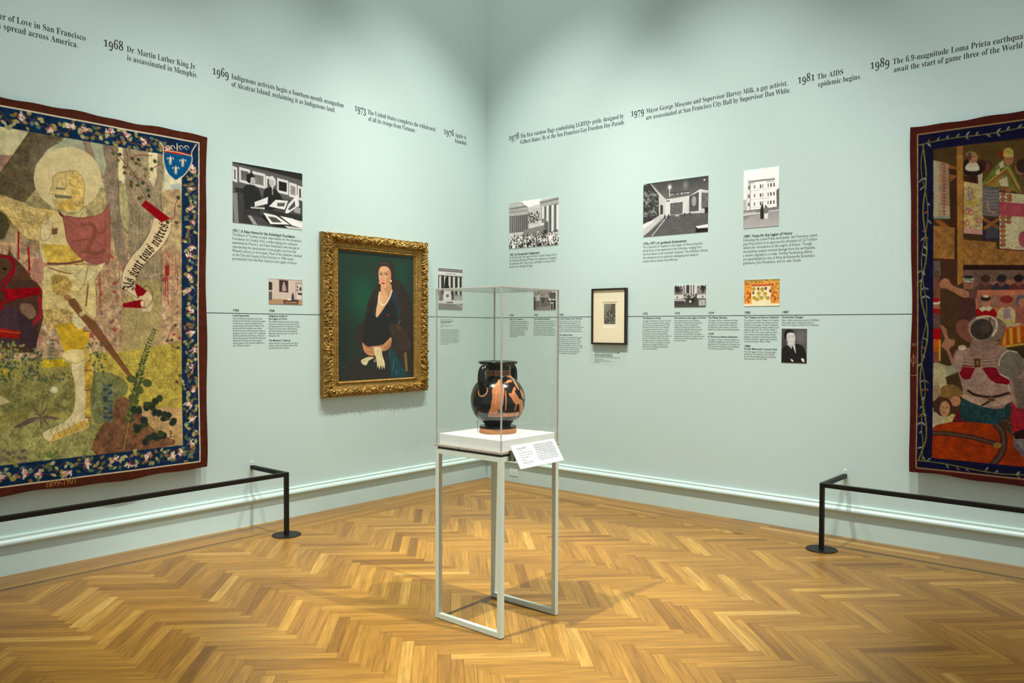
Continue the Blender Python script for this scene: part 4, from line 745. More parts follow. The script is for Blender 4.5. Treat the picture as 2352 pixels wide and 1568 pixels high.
def ph_studio():
    t = (1.0, .95, .9); c = photo(.29, .187, g(96, t), 7); r = c.rn
    bx(c, 0, 0, .8, .35, g(150, t), n=.5); bx(c, .82, 0, 1, .2, g(214, t)); bx(c, .0, .3, .08, 1, g(44, t)); bx(c, .06, .02, .24, .16, g(200, t)); bx(c, .08, .2, .28, .5, g(184, t), n=.4); bx(c, .3, .33, .5, .62, g(60, t), n=.4)
    for x in (.06, .14, .22): bx(c, x, .03, x+.04, .15, g(40, t))
    for i in range(180): c.ell(r.uniform(.05, 1), r.uniform(.0, .9), r.uniform(.01, .03), r.uniform(.012, .04), g([30, 60, 110, 170, 210][r.randint(5)], t), .7, rot=r.rand()*3)
    bx(c, .7, .1, 1, .36, g(80, t), n=.5); c.poly([(.66, .36), (.74, .36), (.76, .44), (.98, .42), (.98, .5), (.7, .52)], g(206, t)); bx(c, .76, .5, 1, .95, g(40, t)); bx(c, .74, .6, .9, .66, g(206, t))
    for x in (.755, .865): bx(c, x, .66, x+.025, .97, g(190, t))
    c.poly([(.1, 1), (.3, .82), (.7, .82), (.8, 1)], g(130, t), n=.2)
    return c.half()
def ph_court():
    c = photo(.304, .195, g(150), 8); r = c.rn
    bx(c, 0, 0, 1, .1, 200); bx(c, .0, .08, .3, .42, 110, n=.3); bx(c, .7, .08, 1, .42, 130, n=.3); bx(c, .28, 0, .72, .45, 206)
    for x in (.32, .4, .47, .54, .62): bx(c, x-.02, .02, x+.015, .44, 90)
    for cx in (.1, .92):
        for i in range(50): c.ell(cx+r.normal(0, .06), .2+r.normal(0, .08), .02, .03, g(r.uniform(20, 60)), .9)
    c.ell(.43, .18, .05, .2, g(60), n=.6); bx(c, .0, .44, .28, .62, 206); bx(c, .72, .46, 1, .62, 206); bx(c, 0, .62, 1, 1, 72, n=.3)
    for x in (.1, .9): c.poly([(x-.03, .58), (x, .48), (x+.03, .58)], g(30))
    bx(c, .0, .64, .34, .72, 176); bx(c, .02, .72, .32, .86, 60, n=.5); bx(c, .78, .68, .98, .94, 176); c.line([(.88, .7), (.88, .92)], .012, g(80))
    for i in range(80): c.ell(r.uniform(.3, .72), r.uniform(.42, .76), .016, .035, g([25, 45, 70, 210, 150][r.randint(5)]), .9)
    for i in range(12): c.line([(r.uniform(.35, .7), .6), (r.uniform(.3, .7), .85)], .01, g(30))
    c.poly([(.48, .74), (.52, .68), (.56, .78), (.5, .8)], g(236))
    return c.half()
def ph_stage():
    c = photo(.304, .215, (226, 152, 56), 9); r = c.rn; bx(c, 0, 0, 1, .08, (150, 140, 70))
    col = [(176, 70, 36), (110, 60, 60), (206, 120, 40), (230, 180, 70), (80, 84, 120), (120, 130, 60), (150, 40, 40)]
    for i in range(170):
        x, y = r.uniform(0, 1), r.uniform(0, .9); s = r.uniform(.02, .05); a = r.uniform(0, 6)
        c.line([(x, y), (x+s*math.cos(a), y+s*1.4*math.sin(a)), (x+s*1.2*math.cos(a+1), y+s*1.6*math.sin(a+1))], .016, col[r.randint(7)], .9, sm=4)
    for sd in (-1, 1): c.line([(.5+sd*.34, .85), (.5+sd*.40, .7), (.5+sd*.31, .6), (.5+sd*.36, .5), (.5+sd*.43, .52)], .03, (164, 66, 40), sm=5)
    c.poly([(.22, .9), (.22, .26), (.76, .26), (.76, .9)], (240, 222, 168)); bx(c, .22, .2, .78, .26, (190, 80, 60), n=.4)
    for x, y in ((.28, .35), (.52, .37), (.42, .52), (.6, .54), (.3, .68), (.5, .68), (.38, .74), (.68, .7)): c.ell(x, y, .06, .07, (184, 150, 60), n=.3, c=.3)
    for x, y in ((.41, .36), (.62, .35), (.27, .5), (.74, .45)): bx(c, x-.03, y-.06, x+.03, y+.05, (110, 70, 80), n=.5)
    for x, y in ((.43, .6), (.52, .44), (.61, .62)): c.poly([(x-.03, y), (x+.03, y), (x, y+.06)], (70, 140, 120))
    bx(c, .0, .9, 1, 1, (240, 226, 190)); c.poly([(.26, .8), (.74, .8), (.78, .92), (.22, .92)], (238, 226, 180))
    return c.half()
def ph_director():
    c = photo(.205, .275, g(74), 10); P = lambda q, v, **k: c.poly(q, g(v), **k); c.glow(.75, .25, .4, .4, g(112), .8); c.glow(.1, .6, .2, .4, g(54), .7)
    P([(.0, 1), (.02, .62), (.2, .5), (.34, .46), (.6, .44), (.82, .5), (.93, .66), (1, .9), (1, 1)], 24, sm=2, n=.1); P([(.27, .5), (.36, .46), (.52, .44), (.6, .74), (.5, .66)], 214, sm=1)
    P([(.38, .52), (.45, .5), (.56, .72), (.58, .86), (.5, .8)], 20); P([(.22, .5), (.3, .48), (.52, .85), (.5, .9), (.3, .62)], 30); P([(.52, .44), (.6, .47), (.6, .78), (.56, .66)], 30)
    P([(.24, .42), (.26, .5), (.4, .54), (.54, .47), (.5, .38)], 170, sm=2); P([(.14, .2), (.2, .09), (.36, .06), (.48, .13), (.54, .26), (.52, .38), (.46, .46), (.36, .49), (.27, .44), (.2, .34)], 206, sm=3); P([(.11, .24), (.13, .1), (.26, .03), (.42, .05), (.5, .13), (.4, .12), (.24, .14), (.2, .24), (.2, .33), (.14, .32)], 26, sm=3); P([(.2, .2), (.26, .3), (.26, .42), (.2, .34)], 140, al=.6, sm=3)
    for x in (.32, .46): c.line([(x-.04, .262), (x, .254), (x+.035, .262)], .012, g(60), sm=3); c.line([(x-.05, .225), (x, .212), (x+.04, .226)], .012, g(70), sm=3)
    c.line([(.4, .26), (.42, .32), (.39, .335)], .01, g(140), sm=3); c.line([(.32, .375), (.39, .396), (.47, .368)], .014, g(90), sm=3); c.line([(.33, .372), (.4, .384), (.46, .366)], .008, g(240), sm=3); c.line([(.28, .33), (.3, .37)], .008, g(150))
    P([(.36, .87), (.44, .89), (.5, .96), (.4, .95)], 220); P([(.78, .86), (.88, .87), (.9, .97), (.8, .93)], 214, sm=2); c.line([(.2, .8), (.45, .9), (.7, .84)], .01, g(44), sm=3)
    return c.half()
def ph_etching():
    t = (1.0, .96, .88); c = photo(.132, .192, g(120, t), 12); r = c.rn
    c.poly([(0, 0), (1, 0), (1, .5), (0, .5)], g(132, t)); c.poly([(.05, .62), (.4, .42), (.6, .2), (.66, .02), (.92, .02), (.95, .4), (1, .62), (1, 1), (.1, 1)], g(92, t), n=.5, c=.5)
    for i in range(160): c.ell(r.uniform(.15, 1), r.uniform(.35, .98), r.uniform(.02, .06), r.uniform(.015, .05), g([34, 56, 150, 190, 80][r.randint(5)], t), .7, rot=r.rand()*3)
    for i in range(240):
        x, y = r.rand(), r.rand(); c.line([(x, y), (x+r.uniform(-.06, .06), y+r.uniform(.02, .06))], .012, g([40, 150][r.randint(2)], t), .35)
    return c.half()

# ---------------------------------------------------------------- helpers
def lin(c):
    c = np.clip(np.asarray(c, np.float32)/255.0, 0, 1); return np.where(c <= .04045, c/12.92, ((c+.055)/1.055)**2.4)
def L4(r, g_, b): return tuple(float(v) for v in lin((r, g_, b)))+(1.0,)
def tag(o, label=None, cat=None, group=None, kind=None):
    if label: o['label'] = label
    if cat: o['category'] = cat
    if group: o['group'] = group
    if kind: o['kind'] = kind
    return o
def empty(name, loc, label, cat, group=None):
    o = bpy.data.objects.new(name, None); COL.objects.link(o); o.location = loc; o.empty_display_size = .1; return tag(o, label, cat, group)
def link(name, me, mat=None, parent=None, loc=None):
    o = bpy.data.objects.new(name, me); COL.objects.link(o)
    if mat is not None and not me.materials: me.materials.append(mat)
    if parent is not None:
        o.parent = parent; o.matrix_parent_inverse = Matrix.Translation(-Vector(world_loc(parent)))
    if loc is not None: o.location = loc
    return o
def world_loc(o):
    v = Vector(o.location)
    while o.parent is not None:      # every part is built in room coordinates under an unrotated thing
        o = o.parent; break
    return v
class MB:
    """collects boxes, sweeps and lathes in room coordinates, then becomes ONE mesh object"""
    def __init__(s): s.v, s.f = [], []
    def box(s, x0, x1, y0, y1, z0, z1, bev=0.0):
        n = len(s.v)
        if bev <= 0:
            s.v += [(x, y, z) for z in (z0, z1) for y in (y0, y1) for x in (x0, x1)]
            s.f += [tuple(n+i for i in q) for q in ((0, 2, 3, 1), (4, 5, 7, 6), (0, 1, 5, 4), (2, 6, 7, 3), (0, 4, 6, 2), (1, 3, 7, 5))]
        else:
            b = bev; c = ((x0+x1)/2, (y0+y1)/2, (z0+z1)/2); h = ((x1-x0)/2, (y1-y0)/2, (z1-z0)/2); idx = {}
            for sx in (-1, 1):
                for sy in (-1, 1):
                    for sz in (-1, 1):
                        for a in range(3):
                            p = [sx*(h[0]-b), sy*(h[1]-b), sz*(h[2]-b)]; p[a] = (sx, sy, sz)[a]*h[a]
                            idx[(sx, sy, sz, a)] = len(s.v); s.v.append(tuple(c[i]+p[i] for i in range(3)))
            S = (-1, 1)
            for sg in S:
                s.f.append(tuple(idx[k] for k in ((sg, -1, -1, 0), (sg, 1, -1, 0), (sg, 1, 1, 0), (sg, -1, 1, 0))))
                s.f.append(tuple(idx[k] for k in ((-1, sg, -1, 1), (1, sg, -1, 1), (1, sg, 1, 1), (-1, sg, 1, 1))))
                s.f.append(tuple(idx[k] for k in ((-1, -1, sg, 2), (1, -1, sg, 2), (1, 1, sg, 2), (-1, 1, sg, 2))))
            for a in S:
                for b_ in S:
                    s.f.append((idx[(a, b_, -1, 0)], idx[(a, b_, -1, 1)], idx[(a, b_, 1, 1)], idx[(a, b_, 1, 0)]))
                    s.f.append((idx[(a, -1, b_, 0)], idx[(a, -1, b_, 2)], idx[(a, 1, b_, 2)], idx[(a, 1, b_, 0)]))
                    s.f.append((idx[(-1, a, b_, 1)], idx[(-1, a, b_, 2)], idx[(1, a, b_, 2)], idx[(1, a, b_, 1)]))
                    for c_ in S: s.f.append((idx[(a, b_, c_, 0)], idx[(a, b_, c_, 1)], idx[(a, b_, c_, 2)]))
        return s
    def lathe(s, prof, cx, cy, n=48):
        b = len(s.v)
        for r, z in prof: s.v += [(cx+r*math.cos(2*math.pi*i/n), cy+r*math.sin(2*math.pi*i/n), z) for i in range(n)]
        for j in range(len(prof)-1):
            for i in range(n): k = (i+1) % n; s.f.append((b+j*n+i, b+j*n+k, b+(j+1)*n+k, b+(j+1)*n+i))
        s.f.append(tuple(b+i for i in range(n))[::-1]); s.f.append(tuple(b+(len(prof)-1)*n+i for i in range(n))); return s
    def sweep(s, prof, A, B, close=True):
        """profile points given as functions of an end: prof(end) -> list of xyz"""
        n = len(s.v); a, b = prof(A), prof(B); s.v += a+b; k = len(a)
        for i in range(k if close else k-1): j = (i+1) % k; s.f.append((n+i, n+j, n+k+j, n+k+i))
        s.f.append(tuple(n+i for i in range(k))[::-1]); s.f.append(tuple(n+k+i for i in range(k))); return s
    def mesh(s, name):
        me = bpy.data.meshes.new(name); me.from_pydata([tuple(map(float, p)) for p in s.v], [], s.f)
        bm = bmesh.new(); bm.from_mesh(me); bmesh.ops.recalc_face_normals(bm, faces=bm.faces); bm.to_mesh(me); bm.free(); return me
    def build(s, name, mat, parent=None, smooth_=False):
        me = s.mesh(name)
        if smooth_:
            me.polygons.foreach_set('use_smooth', [True]*len(me.polygons)); me.set_sharp_from_angle(angle=math.radians(40))
        return link(name, me, mat, parent)
import bmesh
def grid(name, X, C=None, mask=None):
    """mesh from an (h, w, 3) array of points with optional colours in sRGB"""
    h, w = X.shape[:2]; me = bpy.data.meshes.new(name)
    i = np.arange(h*w).reshape(h, w); q = np.stack([i[:-1, :-1], i[1:, :-1], i[1:, 1:], i[:-1, 1:]], -1)
    q = q.reshape(-1, 4) if mask is None else q[mask]
    used = np.unique(q); rm = np.zeros(h*w, np.int64); rm[used] = np.arange(len(used)); q = rm[q]
    P = X.reshape(-1, 3)[used]
    me.vertices.add(len(P)); me.vertices.foreach_set('co', P.astype(np.float32).ravel())
    me.loops.add(q.size); me.loops.foreach_set('vertex_index', q.astype(np.int32).ravel())
    me.polygons.add(len(q)); me.polygons.foreach_set('loop_start', np.arange(0, q.size, 4, dtype=np.int32)); me.polygons.foreach_set('use_smooth', np.ones(len(q), bool))
    if C is not None:
        a = me.color_attributes.new('Col', 'FLOAT_COLOR', 'POINT'); c = np.ones((len(P), 4), np.float32); c[:, :3] = lin(C.reshape(-1, 3)[used]); a.data.foreach_set('color', c.ravel())
    me.update(calc_edges=True); me.validate(); return me
def sample(img, c, r):
    h, w = img.shape[:2]; c = np.clip(c, 0, w-1.001); r = np.clip(r, 0, h-1.001); x, y = c.astype(int), r.astype(int); fx, fy = (c-x)[..., None], (r-y)[..., None]
    return (img[y, x]*(1-fx)+img[y, x+1]*fx)*(1-fy)+(img[y+1, x]*(1-fx)+img[y+1, x+1]*fx)*fy
def on_left(s, z, off): return np.stack([-s, np.zeros_like(s)-off, z], -1)
def on_right(s, z, off): return np.stack([np.zeros_like(s)-off, -s, z], -1)

# ---------------------------------------------------------------- materials
def mat(name, col=(.5, .5, .5, 1), rough=.5, spec=.5, metal=0.0):
    m = bpy.data.materials.new(name); m.use_nodes = True; b = m.node_tree.nodes['Principled BSDF']
    b.inputs['Base Color'].default_value = col; b.inputs['Roughness'].default_value = rough; b.inputs['Specular IOR Level'].default_value = spec; b.inputs['Metallic'].default_value = metal
    return m, m.node_tree, b
def speckle(name, col, amt, scale, rough=.5, spec=.5, bump=0.0, metal=0.0, stretch=(1, 1, 1)):
    """paint or metal with a slight procedural unevenness of colour and surface"""
    m, t, b = mat(name, col, rough, spec, metal); N, K = t.nodes, t.links
    tc = N.new('ShaderNodeTexCoord'); mp = N.new('ShaderNodeMapping'); mp.inputs['Scale'].default_value = stretch
    n = N.new('ShaderNodeTexNoise'); n.inputs['Scale'].default_value = scale; n.inputs['Detail'].default_value = 4
    K.new(tc.outputs['Object'], mp.inputs[0]); K.new(mp.outputs[0], n.inputs['Vector'])
    r = N.new('ShaderNodeValToRGB'); r.color_ramp.elements[0].position = .3; r.color_ramp.elements[1].position = .7
    r.color_ramp.elements[0].color = tuple(c*(1-amt) for c in col[:3])+(1,); r.color_ramp.elements[1].color = tuple(min(1, c*(1+amt)) for c in col[:3])+(1,)
    K.new(n.outputs['Fac'], r.inputs[0]); K.new(r.outputs[0], b.inputs['Base Color'])
    if bump:
        u = N.new('ShaderNodeBump'); u.inputs['Strength'].default_value = bump; u.inputs['Distance'].default_value = .002; K.new(n.outputs['Fac'], u.inputs['Height']); K.new(u.outputs[0], b.inputs['Normal'])
    return m
def pictured(name, rough, spec, weave=0.0, sat=1.0):
    """colours woven, painted or printed into the surface (mesh colour layer) over a thread relief"""
    m, t, b = mat(name, rough=rough, spec=spec); N, K = t.nodes, t.links
    a = N.new('ShaderNodeAttribute'); a.attribute_name = 'Col'; hs = N.new('ShaderNodeHueSaturation'); hs.inputs['Saturation'].default_value = sat
    K.new(a.outputs['Color'], hs.inputs['Color']); K.new(hs.outputs[0], b.inputs['Base Color'])
    if weave:
        tc = N.new('ShaderNodeTexCoord'); hgt = None
        for sc in ((40, 40, 900), (900, 900, 60)):
            mp = N.new('ShaderNodeMapping'); mp.inputs['Scale'].default_value = sc; n = N.new('ShaderNodeTexNoise'); n.inputs['Scale'].default_value = 1.0; n.inputs['Detail'].default_value = 2
            K.new(tc.outputs['Object'], mp.inputs[0]); K.new(mp.outputs[0], n.inputs['Vector'])
            if hgt is None: hgt = n.outputs['Fac']
            else:
                ad = N.new('ShaderNodeMath'); ad.operation = 'ADD'; K.new(hgt, ad.inputs[0]); K.new(n.outputs['Fac'], ad.inputs[1]); hgt = ad.outputs[0]
        u = N.new('ShaderNodeBump'); u.inputs['Strength'].default_value = weave; u.inputs['Distance'].default_value = .003; K.new(hgt, u.inputs['Height']); K.new(u.outputs[0], b.inputs['Normal'])
    return m
def wall_mat():
    m, t, b = mat('mint_canvas_wall', (.498, .634, .606, 1), .75, .3); N, K = t.nodes, t.links
    tc = N.new('ShaderNodeTexCoord'); hs = []
    for sc in ((26, 26, 420), (420, 420, 26)):
        mp = N.new('ShaderNodeMapping'); mp.inputs['Scale'].default_value = sc; n = N.new('ShaderNodeTexNoise'); n.inputs['Scale'].default_value = 1; n.inputs['Detail'].default_value = 3
        K.new(tc.outputs['Object'], mp.inputs[0]); K.new(mp.outputs[0], n.inputs['Vector']); hs.append(n.outputs['Fac'])
    ad = N.new('ShaderNodeMath'); ad.operation = 'ADD'; K.new(hs[0], ad.inputs[0]); K.new(hs[1], ad.inputs[1])
    u = N.new('ShaderNodeBump'); u.inputs['Strength'].default_value = .13; u.inputs['Distance'].default_value = .003; K.new(ad.outputs[0], u.inputs['Height']); K.new(u.outputs[0], b.inputs['Normal'])
    big = N.new('ShaderNodeTexNoise'); big.inputs['Scale'].default_value = 1.3; K.new(tc.outputs['Object'], big.inputs['Vector'])
    mr = N.new('ShaderNodeMapRange'); mr.inputs['From Min'].default_value = .6; mr.inputs['From Max'].default_value = 1.4; mr.inputs['To Min'].default_value = .955; mr.inputs['To Max'].default_value = 1.045; K.new(ad.outputs[0], mr.inputs[0])
    mx = N.new('ShaderNodeMix'); mx.data_type = 'RGBA'; mx.blend_type = 'MULTIPLY'; mx.inputs[0].default_value = 1; mx.inputs[6].default_value = (.498, .634, .606, 1); K.new(mr.outputs[0], mx.inputs[7]); K.new(mx.outputs[2], b.inputs['Base Color'])
    return m
def oak(name, per_object):
    """herringbone oak: tone and grain differ from strip to strip"""
    m, t, b = mat(name, rough=.34, spec=.45); N, K = t.nodes, t.links
    at = N.new('ShaderNodeAttribute'); at.attribute_name = 'tone'; at.attribute_type = 'OBJECT' if per_object else 'GEOMETRY'
    uv = N.new('ShaderNodeUVMap'); uv.uv_map = 'UVMap'; cx = N.new('ShaderNodeCombineXYZ'); ml = N.new('ShaderNodeMath'); ml.operation = 'MULTIPLY'; ml.inputs[1].default_value = 83.0
    K.new(at.outputs['Fac'], ml.inputs[0]); K.new(ml.outputs[0], cx.inputs[0]); K.new(ml.outputs[0], cx.inputs[1]); K.new(ml.outputs[0], cx.inputs[2])
    va = N.new('ShaderNodeVectorMath'); va.operation = 'ADD'; K.new(uv.outputs[0], va.inputs[0]); K.new(cx.outputs[0], va.inputs[1])
    def ns(sc, det, dist=0.0):
        mp = N.new('ShaderNodeMapping'); mp.inputs['Scale'].default_value = sc; n = N.new('ShaderNodeTexNoise'); n.inputs['Scale'].default_value = 1; n.inputs['Detail'].default_value = det; n.inputs['Distortion'].default_value = dist
        K.new(va.outputs[0], mp.inputs[0]); K.new(mp.outputs[0], n.inputs['Vector']); return n.outputs['Fac']
    fine, wide = ns((5, 190, 1), 4, .6), ns((2.2, 30, 1), 3, 1.2)
    base = N.new('ShaderNodeValToRGB'); cr = base.color_ramp
    for i, (p, c) in enumerate(((0, (.160, .071, .009, 1)), (.3, (.235, .111, .015, 1)), (.65, (.300, .152, .022, 1)), (.88, (.350, .187, .031, 1)), (1, (.430, .256, .056, 1)))):
        e = cr.elements[i] if i < 2 else cr.elements.new(p); e.position = p; e.color = c
    K.new(at.outputs['Fac'], base.inputs[0])
    def mul(fac_from, lo, hi, a, b_, prev):
        r = N.new('ShaderNodeMapRange'); r.inputs['From Min'].default_value = a; r.inputs['From Max'].default_value = b_; r.inputs['To Min'].default_value = lo; r.inputs['To Max'].default_value = hi; K.new(fac_from, r.inputs[0])
        x = N.new('ShaderNodeMix'); x.data_type = 'RGBA'; x.blend_type = 'MULTIPLY'; x.inputs[0].default_value = 1; K.new(prev, x.inputs[6]); K.new(r.outputs[0], x.inputs[7]); return x.outputs[2]
    c = mul(fine, .78, 1.14, .34, .66, base.outputs[0]); c = mul(wide, .76, 1.16, .32, .68, c); K.new(c, b.inputs['Base Color'])
    r = N.new('ShaderNodeMapRange'); r.inputs['To Min'].default_value = .28; r.inputs['To Max'].default_value = .42; K.new(wide, r.inputs[0]); K.new(r.outputs[0], b.inputs['Roughness'])
    u = N.new('ShaderNodeBump'); u.inputs['Strength'].default_value = .06; u.inputs['Distance'].default_value = .001; K.new(fine, u.inputs['Height']); K.new(u.outputs[0], b.inputs['Normal'])
    return m
def acrylic():
    m = bpy.data.materials.new('clear_acrylic'); m.use_nodes = True; t = m.node_tree; N, K = t.nodes, t.links; N.clear()
    o = N.new('ShaderNodeOutputMaterial'); tr = N.new('ShaderNodeBsdfTransparent'); tr.inputs[0].default_value = (.986, .987, .977, 1); gl = N.new('ShaderNodeBsdfGlossy'); gl.inputs['Roughness'].default_value = .02
    lw = N.new('ShaderNodeLayerWeight'); lw.inputs[0].default_value = .5; pw = N.new('ShaderNodeMath'); pw.operation = 'POWER'; pw.inputs[1].default_value = 5.0; K.new(lw.outputs['Facing'], pw.inputs[0])
    ma = N.new('ShaderNodeMath'); ma.operation = 'MULTIPLY_ADD'; ma.inputs[1].default_value = .75; ma.inputs[2].default_value = .022; K.new(pw.outputs[0], ma.inputs[0])
    mx = N.new('ShaderNodeMixShader'); K.new(ma.outputs[0], mx.inputs[0]); K.new(tr.outputs[0], mx.inputs[1]); K.new(gl.outputs[0], mx.inputs[2]); K.new(mx.outputs[0], o.inputs[0]); return m
def acrylic_edge():
    m, t, b = mat('polished_acrylic_edge', (.60, .565, .49, 1), .02, .5); b.inputs['Transmission Weight'].default_value = .55; b.inputs['IOR'].default_value = 1.49
    n = t.nodes.new('ShaderNodeTexNoise'); n.inputs['Scale'].default_value = 30; r = t.nodes.new('ShaderNodeMapRange'); r.inputs['To Min'].default_value = .01; r.inputs['To Max'].default_value = .05
    t.links.new(n.outputs['Fac'], r.inputs[0]); t.links.new(r.outputs[0], b.inputs['Roughness']); return m
WALL = wall_mat(); TRIM = speckle('mint_trim_gloss', (.52, .665, .625, 1), .02, 6, .32, .5, .02)
OAK_P, OAK_S = oak('oak_strip', True), oak('oak_strip_joined', False); SUB = speckle('dark_subfloor', (.10, .05, .018, 1), .2, 30, .8, .1)  # SUB is the dark subfloor seen in the joints between strips
VINYL = speckle('black_vinyl', (.013, .015, .014, 1), .15, 60, .55, .3); FAINT = speckle('pale_grey_print', (.24, .29, .265, 1), .1, 60, .6, .2); INK = speckle('grey_print', (.085, .10, .092, 1), .1, 60, .6, .2)
STEEL = speckle('grey_green_powder_coat', (.53, .60, .50, 1), .03, 60, .45, .45, .03); BLACK = speckle('black_powder_coat', (.006, .0055, .005, 1), .2, 200, .42, .22, .05)
DECKW = speckle('white_deck_paint', (.74, .77, .73, 1), .01, 20, .6, .3); TRAY = speckle('warm_grey_tray', (.36, .33, .27, 1), .05, 40, .5, .4); DARKG = speckle('recess_shade_and_fittings', (.12, .115, .08, 1), .1, 40, .7, .2)  # DARKG: plinth recess shade put into the colour; brackets and screw share it
ACR, EDGE = acrylic(), acrylic_edge(); WOVEN = pictured('woven_wool', .9, .1, .55, 1.04); BIND = pictured('woven_border_cloth', .9, .1, .4); OIL = pictured('oil_paint', .38, .4, .12); PRINT = pictured('photographic_print', .5, .25)
GILT = speckle('gilded_wood', (.345, .205, .047, 1), .35, 30, .38, .5, .15, .62); FRAMEB = speckle('black_stained_wood', (.016, .013, .010, 1), .25, 60, .4, .4, .05, 0, (1, 1, 8)); MATB = speckle('cream_mat_board', (.90, .82, .60, 1), .01, 80, .85, .1); PAPER = speckle('etching_paper', (.87, .82, .66, 1), .015, 60, .85, .1)
PLATE = speckle('white_plastic', (.66, .76, .71, 1), .02, 30, .35, .5); CARD = speckle('white_placard_board', (.78, .83, .80, 1), .01, 30, .5, .3); PLASTIC = speckle('clear_plastic_tab', (.72, .80, .77, 1), .03, 50, .25, .5); SCREW = speckle('steel_screw', (.45, .46, .44, 1), .1, 80, .3, .5, 0, .9)

# ---------------------------------------------------------------- room shell
HW = 7.2
wl = MB().box(-8.2, .12, 0, .12, 0, HW).build('wall_left', WALL); tag(wl, kind='structure')
wr = MB().box(0, .12, -8.2, 0, 0, HW).build('wall_right', WALL); tag(wr, kind='structure')
PROF = [(0, 0), (.016, 0), (.016, .182), (.020, .186), (.034, .190), (.044, .198), (.047, .210), (.043, .222), (.032, .232), (.026, .236), (.028, .242), (.026, .249), (.016, .254), (0, .256)]
def baseboard(name, side):
    def prof(lo, hi):
        def f(t):
            out = []
            for o, z in PROF[lo:hi]:
                e = 8.0 if t else o                      # mitred at the room corner
                out.append((-e, -o, z) if side == 'L' else (-o, -e, z))
            if lo: out += [((-8.0 if t else 0), 0, PROF[hi-1][1])] if False else []
            return out
        return f
    b = MB().sweep(lambda t: [((-(8.0 if t else o)), -o, z) if side == 'L' else (-o, -(8.0 if t else o), z) for o, z in [(0, 0), (.016, 0), (.016, .184), (0, .184)]], 0, 1).build(name, TRIM)
    tag(b, kind='structure')
    MB().sweep(lambda t: [((-(8.0 if t else o)), -o, z) if side == 'L' else (-o, -(8.0 if t else o), z) for o, z in [(0, .184)]+PROF[2:]], 0, 1).build('moulding', TRIM, b, True)
baseboard('baseboard_left', 'L'); baseboard('baseboard_right', 'R')

# ---------------------------------------------------------------- floor: oak herringbone with straight border boards
W_, N_ = .0615, 8; LEN = W_*N_; BW = .43
fl = MB().box(-9.2, .12, -9.2, .12, -.06, -.012).build('floor', SUB); tag(fl, kind='structure')
rng = random.Random(4)
def project(P):
    d = np.asarray(P, float)-CAM; z = d@_f; return np.stack([1176+FPX*(d@_r)/z, 784+SHY-FPX*(d@_u)/z], -1), z
def clip(poly, ax, lim):
    out = []
    for i in range(len(poly)):
        p, q = poly[i], poly[(i+1) % len(poly)]; ip, iq = p[ax] <= lim, q[ax] <= lim
        if ip: out.append(p)
        if ip != iq: t = (lim-p[ax])/(q[ax]-p[ax]); out.append((p[0]+(q[0]-p[0])*t, p[1]+(q[1]-p[1])*t))
    return out
def area2(P): P = np.asarray(P); x, y = P[:, 0], P[:, 1]; return abs(np.dot(x, np.roll(y, -1))-np.dot(y, np.roll(x, -1)))/2
def plank_mesh(poly, e, org):
    """prism with a small chamfer; UV in metres along the strip"""
    P = np.array(poly); c = P.mean(0); ins = c+(P-c)*(1-.0012/np.maximum(.02, np.hypot(*(P-c).T)))[:, None]; n = len(P)
    v = [(x, y, -.012) for x, y in P]+[(x, y, -.0006) for x, y in P]+[(x, y, 0) for x, y in ins]
    f = [tuple(range(2*n, 3*n))]+[(k*n+i, k*n+(i+1) % n, (k+1)*n+(i+1) % n, (k+1)*n+i) for k in (0, 1) for i in range(n)]
    uv = [((x-org[0])*e[0]+(y-org[1])*e[1], -(x-org[0])*e[1]+(y-org[1])*e[0]) for x, y, z in v]
    return v, f, uv
def plank_obj(name, v, f, uv):
    me = bpy.data.meshes.new(name); me.from_pydata(v, [], f); u = me.uv_layers.new(name='UVMap')
    u.data.foreach_set('uv', [c for l in me.loops for c in uv[l.vertex_index]]); me.materials.append(OAK_P); return me
planks = []
R2 = math.sqrt(.5); U0, V0 = -4.026, -1.549
def xy(p, q):
    u, v = U0+q*W_, V0+p*W_; return ((u+v)*R2, (u-v)*R2)
for j in range(-9, 12):
    for k in range(-120, 120):
        for ty in (0, 1):
            if ty == 0: p0, p1, q0, q1 = k+2*N_*j-N_, k+2*N_*j, -k-1, -k
            else: p0, p1, q0, q1 = k+2*N_*j, k+1+2*N_*j, -k-1, -k-1+N_
            g_ = .006
            cs = [xy(p0+g_, q0+g_), xy(p1-g_, q0+g_), xy(p1-g_, q1-g_), xy(p0+g_, q1-g_)]
            cx, cy = np.mean(cs, 0)
            if cx < -7.4 or cy < -7.4 or cx > 0 or cy > 0: continue
            if min(c[0] for c in cs) > -BW or min(c[1] for c in cs) > -BW: continue
            full = max(c[0] for c in cs) < -BW and max(c[1] for c in cs) < -BW
            if not full:
                cs = clip(clip(cs, 0, -BW-.0004), 1, -BW-.0004)
                if len(cs) < 3 or area2(cs) < 2e-4: continue
            e = (R2, -R2) if ty == 0 else (R2, R2)
            pj, z = project([(x, y, 0) for x, y in cs]); vis = 0
            if z.min() > .3 and (pj[:, 0].max() > 0 and pj[:, 0].min() < 2352 and pj[:, 1].min() < 1568):
                pc = np.clip(pj, (0, 0), (2352, 1568)); vis = area2(pc)
            tone = min(1, max(0, rng.gauss(.52, .18))) if rng.random() > .05 else rng.choice((.93, .08, .85))
            planks.append((vis, ty, full, cs, e, tone))
planks.sort(key=lambda t: -t[0])
full_mesh = {}
